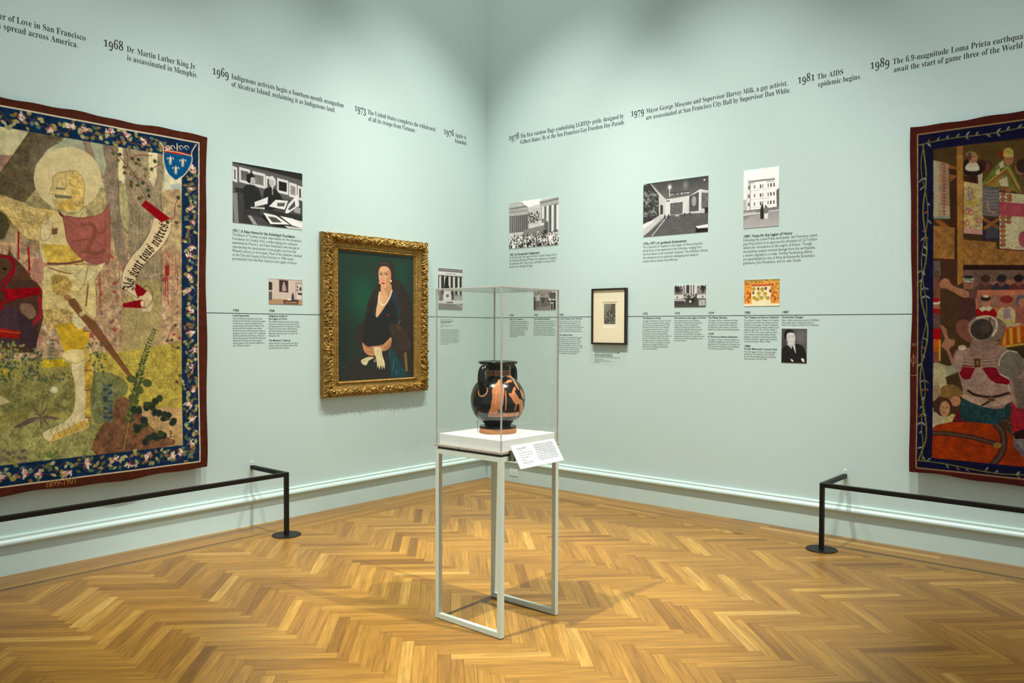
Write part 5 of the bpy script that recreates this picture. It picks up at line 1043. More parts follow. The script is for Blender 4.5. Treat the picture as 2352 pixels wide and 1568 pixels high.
for vis, ty, full, cs, e, tone in planks[:300]:
    if full:
        if ty not in full_mesh:
            h = np.array(cs)-np.mean(cs, 0); full_mesh[ty] = plank_obj('plank', *plank_mesh([tuple(p) for p in h], e, (0, 0)))
        o = link('plank', full_mesh[ty], None, fl); o.location = (*np.mean(cs, 0), rng.uniform(-.0003, .0003))
    else: o = link('plank', plank_obj('plank', *plank_mesh(cs, e, cs[0])), None, fl)
    o['tone'] = tone
def joined(name, items, parent):
    V, F, UV, T = [], [], [], []
    for cs, e, tone in items:
        v, f, uv = plank_mesh(cs, e, cs[0]); n = len(V); V += v; UV += uv; F += [tuple(n+i for i in q) for q in f]; T += [tone]*len(v)
    me = bpy.data.meshes.new(name); me.from_pydata(V, [], F); u = me.uv_layers.new(name='UVMap'); idx = np.empty(len(me.loops), np.int32); me.loops.foreach_get('vertex_index', idx)
    u.data.foreach_set('uv', np.array(UV, np.float32)[idx].ravel()); a = me.attributes.new('tone', 'FLOAT', 'POINT'); a.data.foreach_set('value', np.array(T, np.float32))
    return tag(link(name, me, OAK_S, parent), kind='stuff')
joined('far_planks', [(cs, e, tone) for vis, ty, full, cs, e, tone in planks[300:]], fl)
for side in (0, 1):
    for r in range(7):
        a, b = r*BW/7+.0004, (r+1)*BW/7-.0004; s = a if side == 0 else (r+1)*BW/7
        if r == 0 and side == 0: s = .002
        while s < 7.4:
            l = rng.uniform(.55, 1.5); e_ = min(s+l, 7.5)
            cs = [(-e_+.0004, -b), (-s-.0004, -b), (-s-.0004, -a), (-e_+.0004, -a)] if side == 0 else [(-b, -e_+.0004), (-a, -e_+.0004), (-a, -s-.0004), (-b, -s-.0004)]
            o = link('border_board', plank_obj('border_board', *plank_mesh(cs, (1, 0) if side == 0 else (0, 1), cs[0])), None, fl); o['tone'] = min(1, max(0, rng.gauss(.50, .17)))
            s = e_

# ---------------------------------------------------------------- tapestries
def tapestry(name, label, img, org, side, s_in, s_out, s_far, ztop, zbot, slope, split, waves, dens=340.0, pdens=340.0, dye=1.0):
    """hanging cloth: edges sway, the foot stands off the wall; picture and border cloth are two parts"""
    nz = int((ztop-zbot)*dens); na = int((s_out-s_in)*dens); ext = np.linspace(s_out, s_far, 26)[1:]
    a = np.concatenate([np.linspace(s_in, s_out, na), ext]); z = np.linspace(ztop, zbot, nz)
    Z0, S = np.meshgrid(z, a, indexing='ij'); t = (ztop-Z0)/(ztop-zbot)
    edge = np.clip(1-(S-s_in)/.35, 0, 1)
    S = S+slope*(1.79-Z0)+edge*waves(Z0)
    top = .004*np.sin(S*9.5)+.003*np.sin(S*23+1); bot = .006*np.sin(S*7+2)+.004*np.sin(S*16)+.012*np.clip(1-(S-s_in)/.5, 0, 1)**2
    Zc = Z0+top*(1-t)+bot*t
    off = .026+.060*np.clip((t-.30)/.70, 0, 1)**2+.004*np.sin(S*5.2+Z0*1.3)+.003*np.sin(S*13+Z0*4)
    off = off-.010*np.clip((t-.93)/.07, 0, 1)**2
    oz = off-.03
    # picture lookup: the art was surveyed on the plane 3 cm off the wall
    C = sample(img, (org[0]-S)*pdens if side == 'L' else (S-org[0])*pdens, (org[1]-Zc)*pdens)*dye
    X = on_left(S, Zc, off) if side == 'L' else on_right(S, Zc, off)
    if side == 'R': X, C, S, Z0 = X[:, ::-1], C[:, ::-1], S[:, ::-1], Z0[:, ::-1]
    X, C, S, Z0 = X[:, ::-1], C[:, ::-1], S[:, ::-1], Z0[:, ::-1]
    sm, zm = (S[:-1, :-1]+S[1:, 1:])/2-slope*(1.79-(Z0[:-1, :-1]+Z0[1:, 1:])/2), (Z0[:-1, :-1]+Z0[1:, 1:])/2
    inner = (sm > split[0]) & (zm > split[1]) & (zm < split[2])
    base = (X[-1, X.shape[1]//2]); r = empty(name, (float(base[0]), float(base[1]), float(base[2])), label, 'tapestry', None)
    def thick(o):
        so = o.modifiers.new('cloth', 'SOLIDIFY'); so.thickness = .004; so.offset = -1 if side == 'L' else 1; so.use_rim = True
    p = link('woven_picture', grid('woven_picture', X, C, inner), WOVEN, r); b = link('border_cloth', grid('border_cloth', X, C, ~inner), BIND, r)
    # turned hem and lining close the cloth at its edges
    P = np.concatenate([X[0, :], X[1:, -1] if side == 'L' else X[1:, -1], X[-1, ::-1][1:]]); Q = P.copy()
    if side == 'L': Q[:, 1] += .006
    else: Q[:, 0] += .006
    link('hem', grid('hem', np.stack([P, Q]), np.full((2, len(P), 3), (70, 30, 18), np.float32)), BIND, r)
    return r
img, org = knight_tapestry()
tapestry('hanging_tapestry', 'large tapestry of a haloed knight in pale armour with dark blue flowered border', img, org, 'L', 3.213, 4.70, 5.34, 3.054, .526, .016, (3.272, .582, 2.996), lambda z: .006*np.sin(z*3.1)+.004*np.sin(z*7.3))
img, org = hall_tapestry()
tapestry('hanging_tapestry', 'dark tapestry of clergy in a gallery above a man in plate armour seen from behind', img, org, 'R', 4.207, 5.00, 5.29, 3.060, .560, .017, (4.249, .600, 3.004), lambda z: .004*np.sin(z*3.6+1)+.003*np.sin(z*8), dye=.84)

# ---------------------------------------------------------------- gilt-framed portrait
def carving(lu, lv, seed, kind):
    k = 420.0; w, h = max(8, int(lu*k)), max(6, int(lv*k)); cv = Cv(w, h, lambda P: np.asarray(P, float)*k, (0, 0, 0), seed); cv.k = k; rr = np.random.RandomState(seed)
    A_ = []
    if kind == 'leaf':
        x = 0.0
        while x < lu:
            c0 = rr.uniform(.35, .65)*lv; d = rr.choice((-1, 1))
            t = np.linspace(0, 4.4, 14); rad = lv*.42*(1-t/5.6); cv.line(np.stack([x+rad*np.cos(t*d+1), c0+rad*np.sin(t*d+1)], 1), .010, (170,)*3)
            for i in range(5): leaf(cv, x+rr.uniform(-.02, .03), lv*rr.uniform(.08, .92), rr.uniform(.022, .044), rr.uniform(.009, .016), rr.uniform(0, 6.28), (rr.uniform(90, 255),)*3)
            x += .028
        for i in range(int(lu*120)): cv.ell(rr.uniform(0, lu), rr.uniform(0, lv), rr.uniform(.002, .006), rr.uniform(.002, .006), (rr.uniform(60, 255),)*3)
    else:
        for x in np.arange(.006, lu, .0125): leaf(cv, x-.006, lv*.2, .016, .011, .7, (255,)*3)
    a = cv.a[..., 0]/255.0
    for _ in range(1):
        p = np.pad(a, 1, mode='edge'); a = (p[:-2, 1:-1]+p[2:, 1:-1]+p[1:-1, :-2]+p[1:-1, 2:]+2*a)/6
    return a
po = dict(s0=.908, s1=2.148, z0=.990, z1=2.432); pi_ = dict(s0=1.083, s1=1.972, z0=1.128, z1=2.284)
pr = empty('framed_portrait', (-(po['s0']+po['s1'])/2, 0, po['z0']), 'oil portrait of a seated lady with pearls and gloves in an ornate gilt frame', 'painting')
PV = [(0, .002), (.0, .045), (.03, .052), (.06, .050), (.07, .058), (.12, .068), (.25, .080), (.38, .082), (.50, .072), (.55, .058), (.58, .052), (.66, .040), (.76, .034), (.80, .036), (.84, .046), (.90, .048), (.95, .042), (.97, .032), (1.0, .028)]
def rail(which, seed):
    ax = 's' if which in 'tb' else 'z'; lu = (po['s1']-po['s0']) if ax == 's' else (po['z1']-po['z0'])
    if which == 't': wv = po['z1']-pi_['z1']
    elif which == 'b': wv = pi_['z0']-po['z0']
    elif which == 'l': wv = po['s1']-pi_['s1']
    else: wv = pi_['s0']-po['s0']
    nu, nv = int(lu*400), 66; v = np.concatenate([[0, 0], np.linspace(0, 1, nv)]); hgt = np.interp(v, [p[0] for p in PV[1:]], [p[1] for p in PV[1:]]); hgt[0] = .002
    u = np.linspace(0, 1, nu); Uu, Vv = np.meshgrid(u, v, indexing='xy')
    c1 = carving(lu, wv*.46, seed, 'leaf'); c2 = carving(lu, wv*.12, seed+1, 'bead')
    Hh = np.repeat(hgt[:, None], nu, 1)
    def add(c, v0, v1, amp):
        m = (Vv >= v0) & (Vv <= v1) & (np.arange(len(v))[:, None] > 1); rowsf = np.clip((Vv-v0)/(v1-v0), 0, 1)*(c.shape[0]-1); colf = Uu*(c.shape[1]-1)
        d = sample(c[..., None], colf, rowsf)[..., 0]; Hh[m] += ((d-.45)*amp)[m]
    add(c1, .07, .55, .034); add(c2, .82, .96, .012)
    # mitred corners: position across shrinks the run along the rail
    if ax == 's':
        w0, w1 = po['s1']-pi_['s1'], pi_['s0']-po['s0']; S = (po['s1']-w0*Vv)*(1-Uu)+(po['s0']+w1*Vv)*Uu; Zz = (po['z1']-wv*Vv) if which == 't' else (po['z0']+wv*Vv)
    else:
        w0, w1 = po['z1']-pi_['z1'], pi_['z0']-po['z0']; Zz = (po['z1']-w0*Vv)*(1-Uu)+(po['z0']+w1*Vv)*Uu; S = (po['s1']-wv*Vv) if which == 'l' else (po['s0']+wv*Vv)
    rr = np.random.RandomState(seed); edge = np.interp(u, np.linspace(0, 1, int(lu*40)), rr.uniform(-.004, .004, int(lu*40)))
    if which == 't': Zz[1:14] += edge[None]
    if which == 'b': Zz[1:14] -= np.abs(edge)[None]*1.5
    if which == 'r': S[1:14] -= np.abs(edge)[None]*1.5
    X = on_left(S, Zz, Hh)
    if which in 'br': X = X[::-1]
    return link('frame_rail', grid('frame_rail', X), GILT, pr)
for i, wch in enumerate('tblr'): rail(wch, 40+i*3)
img, org = lady_portrait()
a = np.linspace(pi_['s1']+.004, pi_['s0']-.004, 286); z = np.linspace(pi_['z1']+.004, pi_['z0']-.004, 372); Zg, Sg = np.meshgrid(z, a, indexing='ij')
link('painted_canvas', grid('painted_canvas', on_left(Sg, Zg, .030), sample(img, (org[0]-Sg)*320, (org[1]-Zg)*320)), OIL, pr)

# ---------------------------------------------------------------- photographs printed on the walls
def photograph(label, img, side, s0, s1, z0, z1):
    """thin mounted print; s0 is the edge at the viewer's left"""
    h, w = img.shape[:2]; S, Zg = np.meshgrid(np.linspace(s0, s1, w), np.linspace(z1, z0, h)); P = on_left if side == 'L' else on_right
    X = P(S, Zg, .004); sc, zc = (s0+s1)/2, (z0+z1)/2
    o = empty('wall_photograph', tuple(float(v) for v in P(np.array(sc), np.array(z0), 0.0)), label, 'photograph')
    link('print', grid('print', X, img), PRINT, o)
    m = MB(); lo, hi = min(s0, s1), max(s0, s1)
    if side == 'L': m.box(-hi, -lo, -.0036, -.0002, z0, z1)
    else: m.box(-.0036, -.0002, -hi, -lo, z0, z1)
    m.build('backing_board', CARD, o)
photograph('black and white photograph of two people examining prints beside a table', ph_printroom(), 'L', 2.968, 2.322, 2.430, 2.904)
photograph('small colour photograph of a gallery room with a dark table', ph_redroom(), 'L', 2.650, 2.326, 1.795, 2.005)
photograph('black and white photograph of a seated bronze statue before tall columns', ph_statue(), 'L', .724, .376, 1.790, 2.202)
photograph('black and white photograph of a crowd gathered in a colonnaded courtyard', ph_crowd(), 'R', .317, .963, 2.428, 2.902)
photograph('black and white photograph of a tapestry hall with a herringbone floor', ph_hall(), 'R', 1.931, 2.576, 2.435, 2.914)
photograph('black and white photograph of a leaning white house and two onlookers', ph_house(), 'R', 2.897, 3.200, 2.435, 2.913)
photograph('small brown-toned photograph of a cluttered print workshop with a white stool', ph_studio(), 'R', .650, .932, 1.787, 1.974)
photograph('small black and white photograph of people outside a columned building', ph_court(), 'R', 2.258, 2.562, 1.791, 1.984)
photograph('small orange and yellow picture of an ornamental stage design', ph_stage(), 'R', 2.911, 3.213, 1.789, 2.008)
photograph('black and white portrait photograph of a smiling man with crossed arms', ph_director(), 'R', 3.236, 3.441, 1.330, 1.604)

# ---------------------------------------------------------------- lettering
def letters(lines, side, off=.0008):
    """lines: (font, text, s, z, em, xscale, slant) -> arrays of one flat lettering mesh"""
    V, F, n = [], [], 0; d = -1 if side == 'L' else 1
    for font, text, s, z, em, xs, sl in lines:
        x = 0.0
        for ch in text:
            if ch not in FONT[font]: x += .25; continue
            adv, gv, gf = FONT[font][ch]
            if len(gv):
                px = (gv[:, 0]+x)*em*xs+gv[:, 1]*em*sl; S = s+d*px; Zz = z+gv[:, 1]*em
                V.append(on_left(S, Zz, off) if side == 'L' else on_right(S, Zz, off)); F.append(gf+n); n += len(gv)
            x += adv
    return np.concatenate(V), np.concatenate(F)
def width(font, text): return sum(FONT[font].get(c, (.25,))[0] for c in text)
def tri_mesh(name, V, F):
    me = bpy.data.meshes.new(name); F = F.astype(np.int32); me.vertices.add(len(V)); me.vertices.foreach_set('co', V.astype(np.float32).ravel()); me.loops.add(F.size); me.loops.foreach_set('vertex_index', F.ravel())
    me.polygons.add(len(F)); me.polygons.foreach_set('loop_start', np.arange(0, F.size, 3, dtype=np.int32)); me.update(calc_edges=True); me.validate(); return me
def lettering(name, lines, side, m, parent):
    V, F = letters(lines, side); return link(name, tri_mesh(name, V, F), m, parent)
CAPS = FONT['S']['H'][1][:, 1].max(); CAPI = FONT['I']['H'][1][:, 1].max(); XH = FONT['S']['x'][1][:, 1].max()
ES = .0405/CAPS                                     # serif size of the sentences
def old_style(year, s0, s1, z, side):
    """lining figures reset as old-style ones: 1 at x-height, 7 and 9 hang below the line"""
    em = .062/CAPS; xs = abs(s1-s0)/(width('S', year)*em); out = []; x = 0; d = -1 if side == 'L' else 1
    for ch in year:
        k = .72 if ch in '12' else (1.0 if ch in '68' else .98); dz = 0 if ch in '1268' else -.021
        out.append(('S', ch, s0+d*x*em*xs, z+dz, em*k, xs/k, 0)); x += FONT['S'][ch][0]
    return out
def headline(year, label, l1, l2, side, ys, p1, p2):
    P = on_left if side == 'L' else on_right; s = ys[0] if ys else p1[0]
    o = empty('timeline_sentence', tuple(float(v) for v in P(np.array(s), np.array(3.47), 0.0)), label, 'wall text', 'large serif sentences along the top of the timeline')
    if year: lettering('year_figures', old_style(year, ys[0], ys[1], 3.548, side), side, VINYL, o)
    ln = []
    for t, (a, b), z in ((l1, p1, 3.550), (l2, p2, 3.490)): ln.append(('S', t, a, z, ES, abs(b-a)/(width('S', t)*ES), 0))
    lettering('sentence_letters', ln, side, VINYL, o)
def ext(t, part, a, b):       # a line that runs out of the picture: place it by the stretch of it that shows
    k = abs(b-a)/width('S', part); i = t.index(part); sg = 1 if b > a else -1; s = a-sg*k*width('S', t[:i]); return (s, s+sg*k*width('S', t))
t1, t2 = 'Summer of Love in San Francisco', 's spread across America.'
headline('', 'large black serif wall text ending in the word America, high above the haloed knight tapestry', t1, t2, 'L', None, ext(t1, 'of Love in San Francisco', 4.526, 4.056), ext(t2, 'spread across America.', 4.554, 4.105))
headline('1968', 'large black serif wall text about an assassination in Memphis, starting with 1968', 'Dr. Martin Luther King Jr.', 'is assassinated in Memphis.', 'L', (3.941, 3.802), (3.78, 3.26), (3.779, 3.25))
headline('1969', 'large black serif wall text about an island occupation, starting with 1969', 'Indigenous activists begin a fourteen-month occupation', 'of Alcatraz Island, reclaiming it as Indigenous land.', 'L', (3.133, 2.991), (2.971, 1.882), (2.971, 1.973))
headline('1973', 'large black serif wall text about troops leaving Vietnam, starting with 1973', 'The United States completes the withdrawal', 'of all its troops from Vietnam.', 'L', (1.765, 1.632), (1.615, .759), (1.608, 1.026))
headline('1976', 'short black serif wall text starting with 1976 next to the room corner', 'Apple is', 'founded.', 'L', (.646, .501), (.484, .323), (.484, .31))
headline('1978', 'large black serif wall text about rainbow flags, starting with 1978', 'The first rainbow flags symbolizing LGBTQ+ pride, designed by', 'Gilbert Baker, fly at the San Francisco Gay Freedom Day Parade.', 'R', (.304, .445), (.462, 1.714), (.462, 1.728))
headline('1979', 'large black serif wall text about a mayor and a supervisor, starting with 1979', 'Mayor George Moscone and Supervisor Harvey Milk, a gay activist,', 'are assassinated at San Francisco City Hall by Supervisor Dan White.', 'R', (1.788, 1.932), (1.951, 3.258), (1.951, 3.284))
headline('1981', 'short black serif wall text about an epidemic, starting with 1981', 'The AIDS', 'epidemic begins.', 'R', (3.339, 3.477), (3.493, 3.694), (3.501, 3.827))
t1, t2 = 'The 6.9-magnitude Loma Prieta earthquake', 'await the start of game three of the World'
headline('1989', 'large black serif wall text about an earthquake, starting with 1989, above the dark tapestry', t1, t2, 'R', (3.887, 4.027), ext(t1, 'The 6.9-magnitude Loma Prieta ', 4.047, 4.690), (4.054, 4.866))

EB = .0222/CAPI; EM = .0142/CAPI
def caption(name, label, side, s, heads, body, big=False, year=None, year_z=None, hz=None, hw=None):
    """heads/body: lists of lines; each line drawn from its left edge s"""
    P = on_left if side == 'L' else on_right
    em, lead, hl = (EB, .0316, .0316) if big else (EM, .01955, .0225); z = hz
    o = empty(name, tuple(float(v) for v in P(np.array(s), np.array(z-lead*(len(body)+len(heads))), 0.0)), label, 'wall text', 'large captions under the upper photographs' if big else 'small captions below the timeline')
    hd = [('B', t, s, z-i*hl, em*1.04, 1.0 if big else .98, 0) for i, t in enumerate(heads)]
    if year: lettering('year', [('B', year, s, year_z, EM*1.34, .98, 0)], side, VINYL, o)
    for l_ in hd: lettering('heading', [l_[:5]+((hw/(width('B', l_[1])*l_[4])) if hw else l_[5], 0)], side, VINYL, o)
    zb = z-(len(heads)-1)*hl-(.0300 if big else .0232)
    wmax = max(width('I', t) for t in body)*em; lim = LIMIT.get((label), None); xs = (lim/wmax) if lim else .97
    lettering('body_text', [('I', t[1:] if t[0] == '~' else t, s, zb-i*lead, em, xs, .18 if t[0] == '~' else 0) for i, t in enumerate(body)], side, INK, o)
    return zb-(len(body)-1)*lead
LIMIT = {}
def cap(label, lim, *a, **k): LIMIT[label] = lim; return caption('wall_caption', label, *a, **k)
cap('printed caption headed 1951 under the photograph of two people with prints', .646, 'L', 2.972, ['1951 | A New Home for the Achenbach Foundation'], ['The Board of Trustees accepts responsibility for the Achenbach', 'Foundation for Graphic Arts, a wide-ranging print collection', 'assembled by Moore S. and Hazel Achenbach with the goal of', 'representing the development of the graphic arts from the', 'fifteenth century to the present. Most of the collection, donated', 'to the City and County of San Francisco in 1948, moves', 'permanently from the Main Library to the Legion of Honor.'], True, hz=2.354, hw=.579)
cap('printed caption headed 1965 under the photograph of the crowd', .62, 'R', .318, ['1965 | An Exceptional Collaboration'], ['For the first time, the Legion of Honor, the de Young, and the', 'San Francisco Museum of Modern Art collaborate to organize', 'the exhibition Man: "Glory, Jest, and Riddle": A Survey of the', '~Human Form through the Ages.'], True, hz=2.354, hw=.405)
cap('printed caption headed 1976-1977 under the photograph of the tapestry hall', .645, 'R', 1.930, ['1976\u20131977 | A Landmark Achievement'], ['~Five Centuries of Tapestry at the Legion of Honor presents', 'thirty-three of the tapestries in the collection, ranging from', 'the fourteenth to the twentieth centuries. The exhibition follows', 'the completion of an extensive cataloguing and research', 'project led by docent Anna Bennett.'], True, hz=2.360, hw=.442)
cap('printed caption headed 1989 under the photograph of the leaning house', .616, 'R', 2.897, ['1989 | Votes for the Legion of Honor'], ['Following the Loma Prieta earthquake, San Francisco voters', 'pass Proposition A to approve the allocation of 12.7 million', 'dollars for renovations to the Legion of Honor. Though', 'the building sustains minimal damage from the earthquake,', 'a seismic upgrade is in order. Further fundraising efforts', "are spearheaded by one of Alma de Bretteville Spreckels's", 'grandsons, John Rosekrans, and his wife, Dodie.'], True, hz=2.358, hw=.416)
YZ, HZ = 1.727, 1.6885
cap('small printed caption for the year 1956 beside the haloed knight tapestry', .295, 'L', 2.973, ['Loyal Supporters'], ['Alma de Bretteville Spreckels forms the', 'Patrons of Art and Music, chaired by Joseph', 'M. Bransten, to support exhibitions and', 'programming at the Legion of Honor. The', 'group, which will welcome over twelve', 'hundred members within the year, hosts an', 'inaugural concert on January 27 to celebrate', "the two-hundredth anniversary of Mozart's", 'birth. Sixty musicians from the San Francisco', 'Symphony Orchestra and several guest', "soloists gather in the museum's galleries to", 'play a Mozart program.'], year='1956', year_z=YZ, hz=HZ)
zb = cap('small printed caption for the year 1958 left of the gilt-framed portrait', .300, 'L', 2.651, ['Indigenous Artists at', 'the Legion of Honor'], ['The exhibition Southwest Indian Arts presents', 'historic and contemporary artworks produced', 'by Indigenous artists in the Southwest, including', 'Popovi Da, Charles Loloma, Maria Martinez,', 'and Fanny Nampeyo. A second presentation', 'takes place seven years later, in October and', 'November 1965.'], year='1958', year_z=YZ+.002, hz=HZ)
cap('small printed caption about a film below the 1958 caption', .280, 'L', 2.651, ["The Museum's Close-up"], ["Alfred Hitchcock's Vertigo features the Legion", "of Honor, where Kim Novak's character visits", 'the fictional Portrait of Carlotta.'], hz=zb-.0385)
cap('small printed caption for the year 1962, seen through the display case', .265, 'R', .325, ["King Tut's Treasures"], ['The Tutankhamun Treasures, organized by', 'the National Gallery of Art in Washington, DC,', 'is presented at the Legion of Honor for one', 'month, a precursor to the larger exhibition', '~Treasures of Tutankhamun in 1979. Another', 'exhibition about the famous Egyptian', 'pharaoh will follow thirty years later:', '~Tutankhamun and the Golden Age of', '~Pharaohs in 2009.'], year='1962', year_z=YZ, hz=HZ)
cap('small printed caption for the year 1963 under the workshop photograph', .280, 'R', .648, ['The Achenbach Bequest'], ['Moore S. Achenbach dies, not a year after his', 'wife, Hazel. The bequest of the remainder of', 'their collection to the Achenbach Foundation', 'for Graphic Arts includes engravings by', 'Albrecht D\u00fcrer, drawings by Rembrandt van', 'Rijn and Francisco de Goya, lithographs and', 'woodcuts by K\u00e4the Kollwitz, and hundreds of', 'Japanese prints from the city and elsewhere.'], year='1963', year_z=YZ, hz=HZ)
zb = cap('small printed caption for the year 1968 between display case and black frame', .300, 'R', .972, ['A New Director and a Trial Run'], ['When Thomas Carr Howe Jr. retires, Ian', 'McKibbin White is named director of the', 'Legion of Honor after serving as assistant', 'director. Two years later, he becomes director', 'of the de Young, launching a trial period to', 'assess the possibility of uniting the museums.'], year='1968', year_z=YZ, hz=HZ)
cap('small printed caption about a death below the 1968 caption', .290, 'R', .972, ['The Death of Alma'], ['On August 7, Alma de Bretteville Spreckels', 'dies of pneumonia at her home at 2080', 'Washington Street. A memorial is held by', 'the so-called great grandmother of San', 'Francisco at the Legion of Honor on August', '12, where the bier is laid beside her portrait', 'by Sir John Lavery. The San Francisco', '~Examiner calls the funeral "perhaps the', 'most opulent in the city\'s history."'], hz=zb-.0385)
cap('small printed caption for the year 1972 right of the black frame', .295, 'R', 1.931, ['Two Museums United'], ['Through an amendment to the San Francisco', 'City Charter, the Legion of Honor merges', 'with the de Young to become the Fine Arts', 'Museums of San Francisco. The unification', 'is a poignant touchpoint in the arc of the', "rivalry between each museum's founders,", 'the Spreckels and the de Young families.', 'A reorganization of the collections under the', 'director, Ian McKibbin White, reimagines', 'the Legion of Honor as a museum devoted', 'to the arts of France, recalling the founding', 'collections and inaugural exhibition that', "reflected Alma de Bretteville Spreckels's", 'own French inclinations.'], year='1972', year_z=YZ, hz=HZ)
cap('small printed caption for the year 1973 under the columned building photograph', .293, 'R', 2.258, ['Renovations at the Legion of Honor'], ['New headquarters for the Achenbach', 'Foundation for Graphic Arts are unveiled', 'at the Legion of Honor, designed by', 'Adolph S. Rosekrans, grandson of Alma', 'de Bretteville Spreckels. Novelties include', 'an expanded exhibition space, a public', 'print-study room and library, and a paper', 'conservation laboratory to support the work', 'of the first conservation department at the', 'Fine Arts Museums.'], year='1973', year_z=YZ, hz=HZ)
zb = cap('small printed caption for the year 1974 about a birthday', .292, 'R', 2.583, ['The Fiftieth Birthday'], ['The Legion of Honor celebrates its fiftieth', 'anniversary. The central hall is designated', 'as a gallery for Auguste Rodin sculptures', 'and dedicated to the memory of founders', 'Adolph B. and Alma de Bretteville Spreckels.'], year='1974', year_z=YZ, hz=HZ)
cap('small printed caption about a once-in-a-lifetime exhibition, under the birthday caption', .296, 'R', 2.584, ['A Once-in-a-Lifetime Exhibition'], ["The Legion of Honor's collection galleries are", 'completely deinstalled to make room for the', 'presentation of The Splendor of Dresden: Five', '~Centuries of Art Collecting, a loan exhibition', 'from the state collections in Dresden.'], year='1979', year_z=1.5465, hz=1.5255)
cap('small printed caption for the year 1980 under the stage design picture', .299, 'R', 2.912, ['The Theater and Dance Collection'], ['The exhibition Russian Theater and Costume', '~Designs from the Fine Arts Museums of San', '~Francisco at the Legion of Honor celebrates', "Alma de Bretteville Spreckels's collection and", 'additional gifts from Mr. and Mrs. Nikita D.', 'Lobanov. More than ninety works on paper,', 'many related to prominent Ballets Russes', 'designers, represent a flourishing of artistic', 'creativity during the "golden age" of theater', 'and dance between 1900 and 1930.'], year='1980', year_z=YZ, hz=HZ)
cap('small printed caption about a new park memorial, left of the portrait photograph', .276, 'R', 2.915, ['A New Memorial in Lincoln Park'], ["Near the Legion of Honor, George Segal's", 'installation The Holocaust memorializes', 'the six million Jewish people murdered by', 'Nazis between 1933 and 1945.'], year='1984', year_z=1.4475, hz=1.4275)
cap('small printed caption for the year 1987 above the portrait photograph', .299, 'R', 3.235, ['Directorial Changes'], ['After a nearly twenty-year tenure, Ian McKibbin', 'White steps down, succeeded by Harry S.', 'Parker III as director of the Fine Arts Museums.'], year='1987', year_z=YZ, hz=HZ)
# captions too small to read: rows of word-shaped print
def word_rows(rows, seed, em):
    """rows: (x, y, length, weight) -> quads of word blocks in a flat frame"""
    rr = random.Random(seed); out = []
    for x, y, l, wt in rows:
        e = x+l
        while x < e-em*.4:
            w = min(e-x, em*rr.uniform(.9, 3.4)); out.append((x, y, x+w, y+em*wt)); x += w+em*.38
    return out
def rows_mesh(name, rows, f, m, parent):
    V, F = [], []
    for x0, y0, x1, y1 in rows: n = len(V); V += [f(x0, y0), f(x1, y0), f(x1, y1), f(x0, y1)]; F.append((n, n+1, n+2, n+3))
    me = bpy.data.meshes.new(name); me.from_pydata(V, [], F); return link(name, me, m, parent)
s0 = .690; o = empty('wall_caption', (-s0, 0, 1.41), 'small printed caption right of the gilt-framed portrait, under the statue photograph', 'wall text', 'small captions below the timeline')
zs = [px_left([(1010, 720+y/19.6)])[0][1] for y in (275, 350, 413, 487, 560, 622)]
lens = [.165, .190, .150, .055, .160, .030]
rows_mesh('heading', word_rows([(0, zs[1], .190, .5), (0, zs[2], .150, .5)], 3, .011), lambda x, y: (-s0+x, -.0008, y), INK, o)
body = [(0, zs[i], lens[i], .42) for i in (0, 3, 4, 5)]+[(0, px_left([(1010, 720+y/19.6)])[0][1], l, .42) for y, l in zip((735, 800, 865, 930, 995, 1062, 1128, 1195, 1258, 1325, 1390), (.267, .265, .283, .255, .275, .285, .265, .262, .265, .262, .117))]
for nm, part in (('artist_line', body[:1]), ('credit_lines', body[1:4]), ('body_text', body[4:])): rows_mesh(nm, word_rows(part, 4, .011), lambda x, y: (-s0+x, -.0008, y), FAINT, o)
# timeline rule along both walls
z = 1.7125
tag(MB().box(-3.6, -.0, -.0012, -.0002, z-.0022, z+.0022).build('timeline_rule', VINYL), 'thin black horizontal rule on the left wall behind the gilt-framed portrait', 'line')
tag(MB().box(-.0012, -.0002, -4.6, -.0012, z-.0022, z+.0022).build('timeline_rule', VINYL), 'thin black horizontal rule on the right wall behind the small black frame', 'line')

# ---------------------------------------------------------------- small framed etching
fr = empty('framed_etching', (0, -1.58, 1.449), 'small etching in a cream mat and thin black frame on the right wall', 'framed print')
a0, a1, b0, b1, D = 1.383, 1.772, 1.450, 1.978, .036; t = .017
for q in ((a0, a1, b1-t, b1), (a0, a1, b0, b0+t)): MB().box(-D, -.001, -q[1], -q[0], q[2], q[3], .0015).build('frame_rail', FRAMEB, fr)
for q in ((a0, a0+t), (a1-t, a1)): MB().box(-D, -.001, -q[1], -q[0], b0+t, b1-t, .0015).build('frame_rail', FRAMEB, fr)
w0, w1, v0, v1 = 1.503, 1.670, 1.612, 1.850
m = MB()
for q in ((a0+t, a1-t, v1, b1-t), (a0+t, a1-t, b0+t, v0), (a0+t, w0, v0, v1), (w1, a1-t, v0, v1)): m.box(-.022, -.018, -q[1], -q[0], q[2], q[3])
m.build('mat_board', MATB, fr); MB().box(-.0185, -.017, -w1-.01, -w0+.01, v0-.01, v1+.01).build('paper', PAPER, fr)
im = ph_etching(); S, Zg = np.meshgrid(np.linspace(1.519, 1.648, im.shape[1]), np.linspace(1.833, 1.643, im.shape[0])); link('etching', grid('etching', on_right(S, Zg, .0190), im), PRINT, fr)
MB().box(-.0295, -.028, -a1+t, -a0-t, b0+t, b1-t).build('glazing', ACR, fr)
LIMIT['x'] = None
o = empty('wall_caption', (0, -1.40, 1.27), 'small printed caption below the black-framed etching', 'wall text', 'small captions below the timeline')
zz = [float(px_right([(1365, 795+y/23.5)])[0][1]) for y in (345, 450, 530, 610, 712, 800, 880)]
